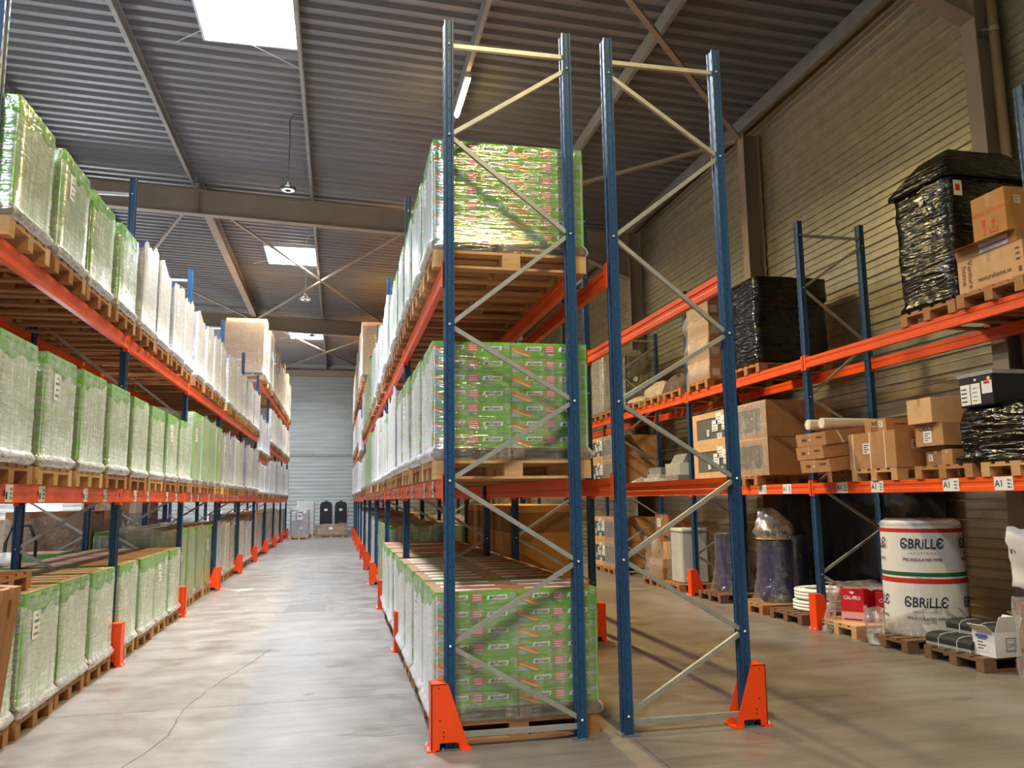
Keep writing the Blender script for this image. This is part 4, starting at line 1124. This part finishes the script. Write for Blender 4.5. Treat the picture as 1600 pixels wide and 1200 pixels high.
# ---- right rack, second bay
rpallet('n', 5.75, 5.45, 0, 'pallet under the navy tank with a film bag on top')
def tank(label, x, y, h, r, seed, discs=False, mat='navy_vinyl'):
    t = empty('water_tank', (x, y, PALH+.001)); tag(t, label, 'tank', 'navy water tanks')
    MB().lathe([(r*.98, 0), (r, .02), (r, .09)], n=28).build('base_ring', 'tank_black', t)
    MB().lathe([(r, .09), (r, h-.09)], n=28, caps=False).build('jacket', mat, t, smooth=True)
    MB().lathe([(r, h-.09), (r, h-.02), (r*.93, h)], n=28).build('lid', 'tank_black', t)
    if discs:
        for zc in (.74, .66, .38):
            a = AC+.15; m = MB(); c = []
            b = MB().lathe([(.03, 0), (.03, .01), (.018, .012)], n=14, axis='x')
            o = b.build('fitting', 'wine_cloth', t, loc=((r+.008)*math.cos(a), (r+.008)*math.sin(a), zc), rot=(0, 0, a+PI))
    drape(lambda u, v: ((r+.012+.10*(1-u)**3)*math.cos(v*2*PI), (r+.012+.10*(1-u)**3)*math.sin(v*2*PI), .01+(h*.97)*u), 12, 36, seed, .01, t, 'film_cover', 'film_thin')
    return t
tk = tank('navy blue insulated tank with bulging film bag on top', 5.62, 5.45, .90, .25, 21)
b = shell(dense([(.905, .20, .20), (1.0, .27, .25), (1.15, .24, .22, .02, .05), (1.3, .14, .13, .0, .12), (1.36, .07, .06, -.02, .16)], .05), 22, .12, .02)
b.build('film_bag', 'film_loose', tk, smooth=True)
b = MB().lathe([(.26, .902), (.26, .92)], n=24)
for a in range(5): b.box((.2*math.cos(a*1.2+3)-.02, .2*math.sin(a*1.2+3)-.02, .92), (.2*math.cos(a*1.2+3)+.02, .2*math.sin(a*1.2+3)+.02, 1.0), 1)
b.build('packing_ring', ['kraft_light', 'ink'], tk)
rpallet('o', 5.75, 6.75, 0, 'pallet under the navy tank with round fittings')
tank('navy blue tank with three round fittings under clear film', 5.60, 6.80, .95, .25, 23, True)
tank('navy tank set back behind the others, half hidden by post', 6.18, 5.92, .95, .24, 24)
rpallet('n', 5.75, 8.35, 0, 'pallet under the white film-covered cabinet')
o = MB().box((-.25, -.25, 0), (.25, .25, .9)).box((-.26, -.26, .9), (.26, .26, .97)).build('white_cabinet', 'white_plastic', loc=(5.55, 8.35, PALH+.001), bevel=.02); tag(o, 'white cabinet covered in clear film next to the navy tank', 'cabinet')
drape(lambda u, v: (.30*max(-1, min(1, 1.5*math.cos(v*2*PI)))*(1+.1*(1-u)), .30*max(-1, min(1, 1.5*math.sin(v*2*PI)))*(1+.1*(1-u)), .99*u), 10, 28, 25, .012, o, 'film_cover', 'film_thin')
def crate(label, x0, x1, y0, y1, z0, z1, seed):
    """Long cardboard crate with a dark filmed window on the aisle side."""
    w, d, h = x1-x0, y1-y0, z1-z0; t = empty('cardboard_crate', ((x0+x1)/2, (y0+y1)/2, z0)); tag(t, label, 'crate', 'long cardboard crates')
    b = MB().box((-w/2+.012, -d/2, 0), (w/2, d/2, h)); b.build('body', 'kraft', t, bevel=.01)
    f = MB(); x = -w/2; e = .1
    for q in ((-d/2, d/2, 0, e), (-d/2, d/2, h-e, h), (-d/2, -d/2+e*1.6, e, h-e), (d/2-e*1.6, d/2, e, h-e)): f.box((x, q[0], q[2]), (x+.011, q[1], q[3]))
    f.build('front_frame', 'kraft_light', t)
    MB().plate((x+.010, d/2-e*1.6, e), UA, UZ, d-e*3.2, h-2*e).build('dark_window', 'crate_grey', t)
    m = MB(); r = random.Random(seed)
    for (yy, zz, ww, hh) in ((d*.30, h*.45, .2, .2), (d*.36, h*.70, .2, .2), (d*.44, h*.46, .25, .26), (d*.37, h*.16, .16, .1), (d*.22, h*.3, .09, .12)):
        m.plate((x-.002, d/2-yy, zz*.8+.02), UA, UZ, ww, hh*.9, 0)
        for q in range(3): m.plate((x-.003, d/2-yy-.03, zz*.8+.04+q*hh*.22), UA, UZ, ww*.6, .012, 1)
    m.build('paper_label', ['white_tag', 'grey_ink'], t)
    m = MB(); m.face([(-w/2+.06, -d/2-.002, h), (-w/2+.18, -d/2-.002, h), (w/2*.7+.1, -d/2-.002, .02), (w/2*.7-.05, -d/2-.002, .02)][::-1]); m.build('tape_band', 'kraft_dark', t)
    rr = random.Random(seed)
    g = MB().grid(lambda u, v: (x-.006-rr.uniform(0, .012), -d/2-.006+d*.42*u, .02+(h-.03)*v), 8, 6); g.build('film_skin', 'film_loose', t, smooth=True)
    return t
rpallet('n', 5.75, 5.4, Z1, 'pallet under the near end of the two long crates'); rpallet('n', 5.75, 6.6, Z1, 'pallet under the far end of the two long crates')
crate('long cardboard crate with dark window, lower of the near pair', 5.2, 6.25, 4.74, 7.2, Z1+PALH+.001, Z1+PALH+.54, 1)
crate('long cardboard crate with dark window, upper of the near pair', 5.2, 6.25, 4.74, 7.2, Z1+PALH+.542, Z1+PALH+1.08, 2)
rpallet('n', 5.78, 6.92, Z2, 'pallet under the tan boxes in shiny film')
t = empty('wrapped_boxes', (5.72, 6.92, Z2+PALH)); tag(t, 'tan boxes stacked in shiny film beside the black load on upper beams', 'pallet load', 'loads on the right rack upper beams')
for k in range(4):
    b = MB().box((-.5+.01*k, -.42, .002+k*.36), (.5, .42, .358+k*.36)); b.build('carton', 'kraft_light' if k != 3 else 'kraft', t, bevel=.008)
    m = MB(); m.plate((-.45, -.4215, .06+k*.36), UF, UZ, .14, .12); m.build('paper_label', 'white_tag', t)
drape(lambda u, v: (-.52-.03*math.sin(u*20), .44-.88*v, .01+1.42*u), 16, 10, 31, .016, t, 'film_skin', 'film_loose')
rpallet('n', 5.8, 5.26, Z2, 'pallet under the black-wrapped load behind the blue post')
t = empty('black_wrapped_load', (5.8, 5.26, Z2+PALH)); tag(t, 'square black-wrapped load behind the blue post, upper beams', 'pallet load', 'black-wrapped loads')
shell(dense([(.002, .58, .36), (.05, .6, .38), (.5, .6, .37), (.95, .59, .36), (.97, .60, .42), (1.30, .6, .42)]), 33, jit=.01).build('wrapped_body', 'black_film', t, smooth=True)
# ---- right rack, third bay and beyond
for i, y in enumerate((8.0, 9.0, 10.0)): rpallet('n', 5.78, y, Z2, 'pallet under the heap of bags and cloths, %s along' % ORD[i])
def heap(label, x, y, z, rx, ry, h, seed, mat, cat='bag', name='cloth_bag', group='bags heaped on upper beams'):
    r = random.Random(seed); a1, a2 = r.uniform(0, 6), r.uniform(0, 6)
    def fn(u, v):
        a = v*2*PI; q = (1-u**2.2)**.5 if u < 1 else 0
        k = 1+.16*math.sin(3*a+a1)+.1*math.sin(7*a+a2+5*u)
        return (x+rx*q*k*math.cos(a), y+ry*q*k*math.sin(a), z+.004+h*u*(1+.12*math.sin(5*a+a2)))
    rr = random.Random(seed)
    b = MB().grid(lambda u, v: fn(u, v if v < 1 else 0), 10, 26)
    o = b.build(name, mat, smooth=True); tag(o, label, cat, group); return o
zb = Z2+PALH
heap('beige fabric bag slumped over the edge of upper beams', 5.50, 9.15, zb, .34, .40, .32, 1, 'bag_beige')
heap('pale cloth heap at the far end of the bags', 5.55, 10.05, zb, .36, .34, .16, 2, 'bag_beige')
heap('brown leather-like bag between the beige bag and black cloth', 5.50, 8.30, zb, .28, .38, .34, 3, 'bag_brown')
heap('black cloth bundle on top near the tan boxes', 6.08, 8.0, zb, .20, .38, .55, 4, 'black_cloth')
heap('dark red folded cloth behind the beige bag', 6.12, 8.98, zb, .2, .38, .34, 5, 'wine_cloth')
for i, y in enumerate((8.2, 9.5)): rpallet('n', 5.75, y, Z1, 'pallet under the pile of plastic and papers, %s along' % ORD[i])
zb = Z1+PALH
for i, (x, y, w, d, h, z_, mat) in enumerate(((5.5, 8.3, .5, .75, .10, 0, 'grey_card'), (5.5, 8.3, .46, .7, .22, .101, 'white_card'), (5.55, 9.5, .5, .72, .07, 0, 'white_card'), (5.55, 9.45, .4, .6, .09, .071, 'lilac_card'), (5.55, 9.4, .36, .5, .12, .162, 'grey_card'))):
    o = carton('stack of wrapped pale papers, %s bundle on the third bay lower beams' % ORD[i], x-w/2, x+w/2, y-d/2, y+d/2, zb+z_+.001, zb+z_+h, mat, rz=.04*(i-2), group='paper bundles', seam=False, name='paper_bundle', cat='bundle')
    drape(lambda u, v: (-w/2-.008+.0*u, d/2-d*v, h*u), 4, 8, 40+i, .008, o, 'film_skin', 'film_loose')
b = MB().extr([(-.2, 0), (.2, 0), (.16, .12), (-.10, .17)], 'y', -.28, .28); o = b.build('foam_block', 'grey_card', loc=(5.55, 8.3, zb+.323)); tag(o, 'grey wedge-shaped block on top of the paper bundles', 'foam block')
heap('crumpled shiny film beside the paper bundles', 5.45, 10.25, zb-.13, .3, .35, .22, 7, 'film_loose', 'plastic film', 'film_heap', 'loose clear film')
rpallet('n', 5.75, 9.3, 0, 'pallet under the wrapped brown boxes, third bay floor')
zb = PALH
for i, (x, y, w, d, h, z_, mat) in enumerate(((5.75, 9.3, .95, .75, .22, 0, 'kraft'), (5.7, 9.35, .8, .7, .14, .222, 'kraft_light'), (5.55, 9.5, .4, .4, .42, .364, 'kraft'), (5.6, 9.1, .35, .36, .32, .364, 'kraft_light'), (5.75, 9.35, .6, .66, .42, .79, 'kraft_dark'))):
    def dd(m, w_, d_, h_): sheet_a(m, w_, d_, h_, d_*.15, h_*.4, min(.18, d_*.4), h_*.4)
    o = carton('brown box in the filmed pile beyond navy tanks, %s from the floor' % ORD[i], x-w/2, x+w/2, y-d/2, y+d/2, zb+z_+.001, zb+z_+h, mat, deco=dd if i in (2, 4) else None, mats=('white_tag', 'grey_ink'), group='wrapped box pile on the floor')
fo = drape(lambda u, v: (5.24-.03*math.sin(8*u), 9.75-.9*v, zb+.02+.75*u), 10, 10, 44, .02, None, 'film_sheet'); tag(fo, 'torn clear film on the pile of brown boxes', 'plastic film', 'loose clear film')
for lv, nm in ((0, 'on the floor'), (Z1, 'on lower beams')):
    for i, y in enumerate((11.8, 12.7)): rpallet('n', 5.75, y, lv, 'pallet under the far long crates %s, %s one' % (nm, ('near', 'far')[i]))
    crate('far long crate with dark window %s, lower one' % nm, 5.2, 6.25, 11.36, 13.2, lv+PALH+.001, lv+PALH+.56, 3); crate('far long crate with dark window %s, upper one' % nm, 5.2, 6.25, 11.36, 13.2, lv+PALH+.562, lv+PALH+1.1, 4)
for i, y in enumerate((12.55, 11.75)): rpallet('n', 5.78, y, Z2, 'pallet under the %s wrapped load of the fourth bay' % ('far silvery', 'dark')[i])
t = empty('wrapped_load', (5.75, 12.55, Z2+PALH)); tag(t, 'silvery film-wrapped load far along the right rack upper beams', 'pallet load', 'loads on the right rack upper beams')
MB().box((-.5, -.37, .002), (.5, .37, 1.5)).build('body', 'bag_beige', t); shell(dense([(.0, .53, .39), (1.55, .52, .39)]), 51, jit=.012).build('stretch_film', 'film_haze', t, smooth=True)
t = empty('wrapped_load', (5.95, 11.72, Z2+PALH)); tag(t, 'dark grey film-wrapped load behind the heap of bags', 'pallet load', 'loads on the right rack upper beams')
MB().box((-.4, -.36, .002), (.4, .36, 1.25)).build('body', 'crate_grey', t); shell(dense([(.0, .43, .38), (1.3, .40, .36)]), 52, jit=.012).build('stretch_film', 'film_clear', t, smooth=True)
m = MB(); m.plate((-.25, -.39, .7), (.8, 0, -.35), (.35, 0, .8), .12, .12); m.build('paper_label', 'white_tag', t)

# ---- rack back to back with the middle one: tall brown boxes on the floor
for i, (y, n) in enumerate(((4.4, 2), (5.55, 2), (6.7, 2))):
    pallet('n', 1.77, y, 0, 'pallet under tall brown cartons, %s pair behind the middle rack' % ORD[i], PI/2, 'pallets behind the middle rack')
    for j in range(n):
        def dt(m, w, d, h):
            sheet_f(m, w, d, h, w*.25, h*.30, .22, .12); m.box((-w/2-.001, -d/2-.0012, h-.33), (w/2+.001, d/2+.001, h-.08), 2)
        carton('tall brown carton behind the middle rack, %s pair, %s half' % (ORD[i], ('inner', 'outer')[j]), 1.26+j*.44+.0, 1.66+j*.44+.04, y-.5, y+.5, PALH+.001, 1.60, 'kraft_gold', deco=dt, mats=('white_tag', 'grey_ink', 'kraft_dark'), group='tall brown cartons', seam=False)
for k in (2, 3): fill('row2', 'the back-to-back rack', k, 0, 'plain', 0, dx=-.19)

# ---- top of the left floor loads, and what stands behind the left rack
pallet('n', -3.72, .98, 1.043, 'loose wooden pallet lying on top of left floor loads', 0, 'loose pallets')
o = instance(PAL['n'], (-2.90, -.42, .601)); o.rotation_euler = (0, PI/2+.09, 0); tag(o, 'wooden pallet standing on end against the left floor loads', 'pallet', 'loose pallets')
def bput(kind, x, y, label, pk='fn'):
    o = instance(LOADS[kind], (x, y, PALH)); tag(o, label, 'pallet load', 'loads behind the left rack'); pallet(pk, x, y, 0, 'pallet under the ' + label, 0, 'pallets behind the left rack')
bput('gfar1', -5.06, 6.7, 'green load behind the left rack, by the trolley')
bput('brown1', -5.06, 8.2, 'tall brown load behind the left rack, third bay'); bput('brown2', -5.06, 9.3, 'brown load behind the left rack, next to the tall one')
bput('gtall2', -5.06, 10.6, 'green load behind the left rack, third bay'); bput('tall2', -5.06, 12.2, 'tall brown load behind the left rack, fourth bay'); bput('kraft3', -5.06, 13.4, 'brown load behind the left rack, fourth bay')
bput('kraft1', -8.2, 15.5, 'brown load standing alone by the loading door')
bput('tall3', -7.2, 19.5, 'tall brown load in the open floor behind racks')
t = empty('hand_trolley', (-4.78, 5.55, 0)); tag(t, 'black wheeled trolley with a loop handle behind left rack', 'trolley')
MB().box((-.25, -.4, .12), (.25, .4, .17)).box((-.22, -.35, .17), (.22, .3, .95)).build('platform', 'black_plastic', t, bevel=.02)
MB().tube([(-.18, .38, .17), (-.18, .42, 1.2), (-.1, .42, 1.42), (.1, .42, 1.42), (.18, .42, 1.2), (.18, .38, .17)], .022, 8).build('loop_handle', 'black_plastic', t, smooth=True)
for x in (-.2, .2):
    for y in (-.32, .32): MB().lathe([(.06, -.02), (.06, .02)], (x, y, .06), 14, axis='x').build('wheel', 'tank_black', t)
o = heap('white bag lying on the dark trolley box behind left rack', -4.78, 5.5, .95, .20, .24, .14, 61, 'sack_white', group='bags behind the left rack')

# ---- end of the aisle
pallet('l', -2.43, 32.5, 0, 'pale pallet under the mauve wrapped boxes at the aisle end', PI/2, 'pallets at the aisle end')
t = empty('wrapped_boxes', (-2.43, 32.5, PALH)); tag(t, 'mauve film-wrapped boxes with papers at the end of the aisle', 'pallet load', 'goods at the aisle end')
stack_mb(2, 2, 5, .8, 1.1, 1.18).build('carton_stack', 'lilac_card', t, loc=(0, 0, .002)); film_mb(.8, 1.1, [(0, .012), (.3, .012), (.7, .012), (1.21, .012)], 71).build('stretch_film', ['film_clear', 'film_haze'], t, smooth=True)
m = MB()
for (x, z_, w_, h_) in ((-.1, .72, .22, .34), (-.33, .9, .14, .18), (-.33, .7, .14, .16), (-.05, 1.02, .34, .12), (.02, .3, .12, .1)): m.plate((x, -.572, z_), UF, UZ, w_, h_, 0); m.plate((x+.03, -.574, z_+h_*.4), UF, UZ, w_*.6, h_*.2, 1)
m.build('paper_label', ['white_tag', 'grey_ink'], t)
pallet('l', -2.28, 35.2, 0, 'pale pallet under the pale boxes near the far wall', PI/2, 'pallets at the aisle end')
t = empty('wrapped_boxes', (-2.28, 35.2, PALH)); tag(t, 'pale wrapped boxes rising behind the mauve ones at the aisle end', 'pallet load', 'goods at the aisle end')
stack_mb(2, 2, 7, .8, 1.1, 1.5).build('carton_stack', 'white_card', t, loc=(0, 0, .002)); film_mb(.8, 1.1, [(0, .012), (.7, .012), (1.52, .012)], 72).build('stretch_film', ['film_clear', 'film_haze'], t, smooth=True)
pallet('l', -1.05, 33.5, 0, 'wide pale pallet under the bundled brown boards', 0, 'pallets at the aisle end'); 
t = empty('board_bundle', (-1.05, 33.5, PALH)); tag(t, 'low film-wrapped bundle of brown boards in front of two black hoods', 'bundle', 'goods at the aisle end')
for k in range(4): MB().box((-.72+.005*k, -.42, .002+k*.11), (.72, .42, .108+k*.11)).build('board_layer', 'kraft_dark' if k % 2 else 'kraft', t)
film_mb(1.46, .86, [(0, .01), (.2, .012), (.45, .01)], 73).build('stretch_film', ['film_clear', 'film_clear'], t, smooth=True)
m = MB(); m.plate((-.1, -.446, .22), UF, UZ, .16, .12); m.build('paper_label', 'white_tag', t)
for i, x in enumerate((-1.32, -.62)):
    t = empty('black_hood', (x, 34.9, 0)); tag(t, 'black arched plastic hood in a pale cage near the far wall, %s' % ('by mauve boxes', 'by middle rack')[i], 'plastic hood', 'black hoods at the aisle end')
    pr = [(-.29, .5), (.29, .5), (.29, 1.45), (.25, 1.58), (.17, 1.64), (-.17, 1.64), (-.25, 1.58), (-.29, 1.45)]
    MB().extr(pr, 'y', -.25, .3).box((-.27, -.2, .1), (.27, .3, .5)).build('body', 'black_plastic', t, bevel=.03)
    b = MB()
    for k in range(12): b.box((-.34, .32, .2+k*.13), (.34, .34, .24+k*.13))
    for xx in (-.34, .32): b.box((xx, .32, 0), (xx+.02, .34, 1.72))
    b.build('cage', 'bolt', t)
    m = MB(); m.plate((-.08, -.283, 1.2), UF, UZ, .15, .1); m.build('paper_label', 'white_tag', t)
    m = MB(); m.box((-.06, -.1, 1.64), (.06, .1, 1.69)); m.build('cap', 'black_plastic', t)

o = heap('scrap of white film lying on the aisle floor by an orange guard', -2.62, 10.9, 0, .28, .10, .03, 91, 'film_loose', 'plastic film', 'film_scrap', 'loose clear film')
# ------------------------------------------------------------------ camera, world, view
cam = bpy.data.cameras.new('camera'); cam.sensor_width = 36; cam.lens = 36*1260.5/1600; cam.clip_end = 200; cam.clip_start = .05
co = bpy.data.objects.new('camera', cam); COL.objects.link(co)
Rv = Vector((0.97779663, -0.20915861, -0.01290051)); Uv = Vector((-0.0168311, -0.13974788, 0.99004406)); Fv = Vector((0.20887906, 0.96784462, 0.14016538))
mt = Matrix((Rv, Uv, -Fv)).transposed().to_4x4(); mt.translation = (-0.77998472, -5.7466887, 1.69129133)
co.matrix_world = mt; SC.camera = co
w = bpy.data.worlds.new('world'); SC.world = w; w.use_nodes = True
w.node_tree.nodes['Background'].inputs[0].default_value = (.75, .87, 1, 1); w.node_tree.nodes['Background'].inputs[1].default_value = .6
SC.view_settings.view_transform = 'Standard'; SC.view_settings.look = 'None'; SC.view_settings.gamma = 1; SC.view_settings.use_curve_mapping = False
SC.view_settings.exposure = EXPOSURE
SC.cycles.max_bounces = 7; SC.cycles.diffuse_bounces = 4; SC.cycles.glossy_bounces = 3; SC.cycles.transmission_bounces = 3; SC.cycles.transparent_max_bounces = 12
SC.cycles.caustics_reflective = False; SC.cycles.caustics_refractive = False; SC.cycles.sample_clamp_indirect = 4
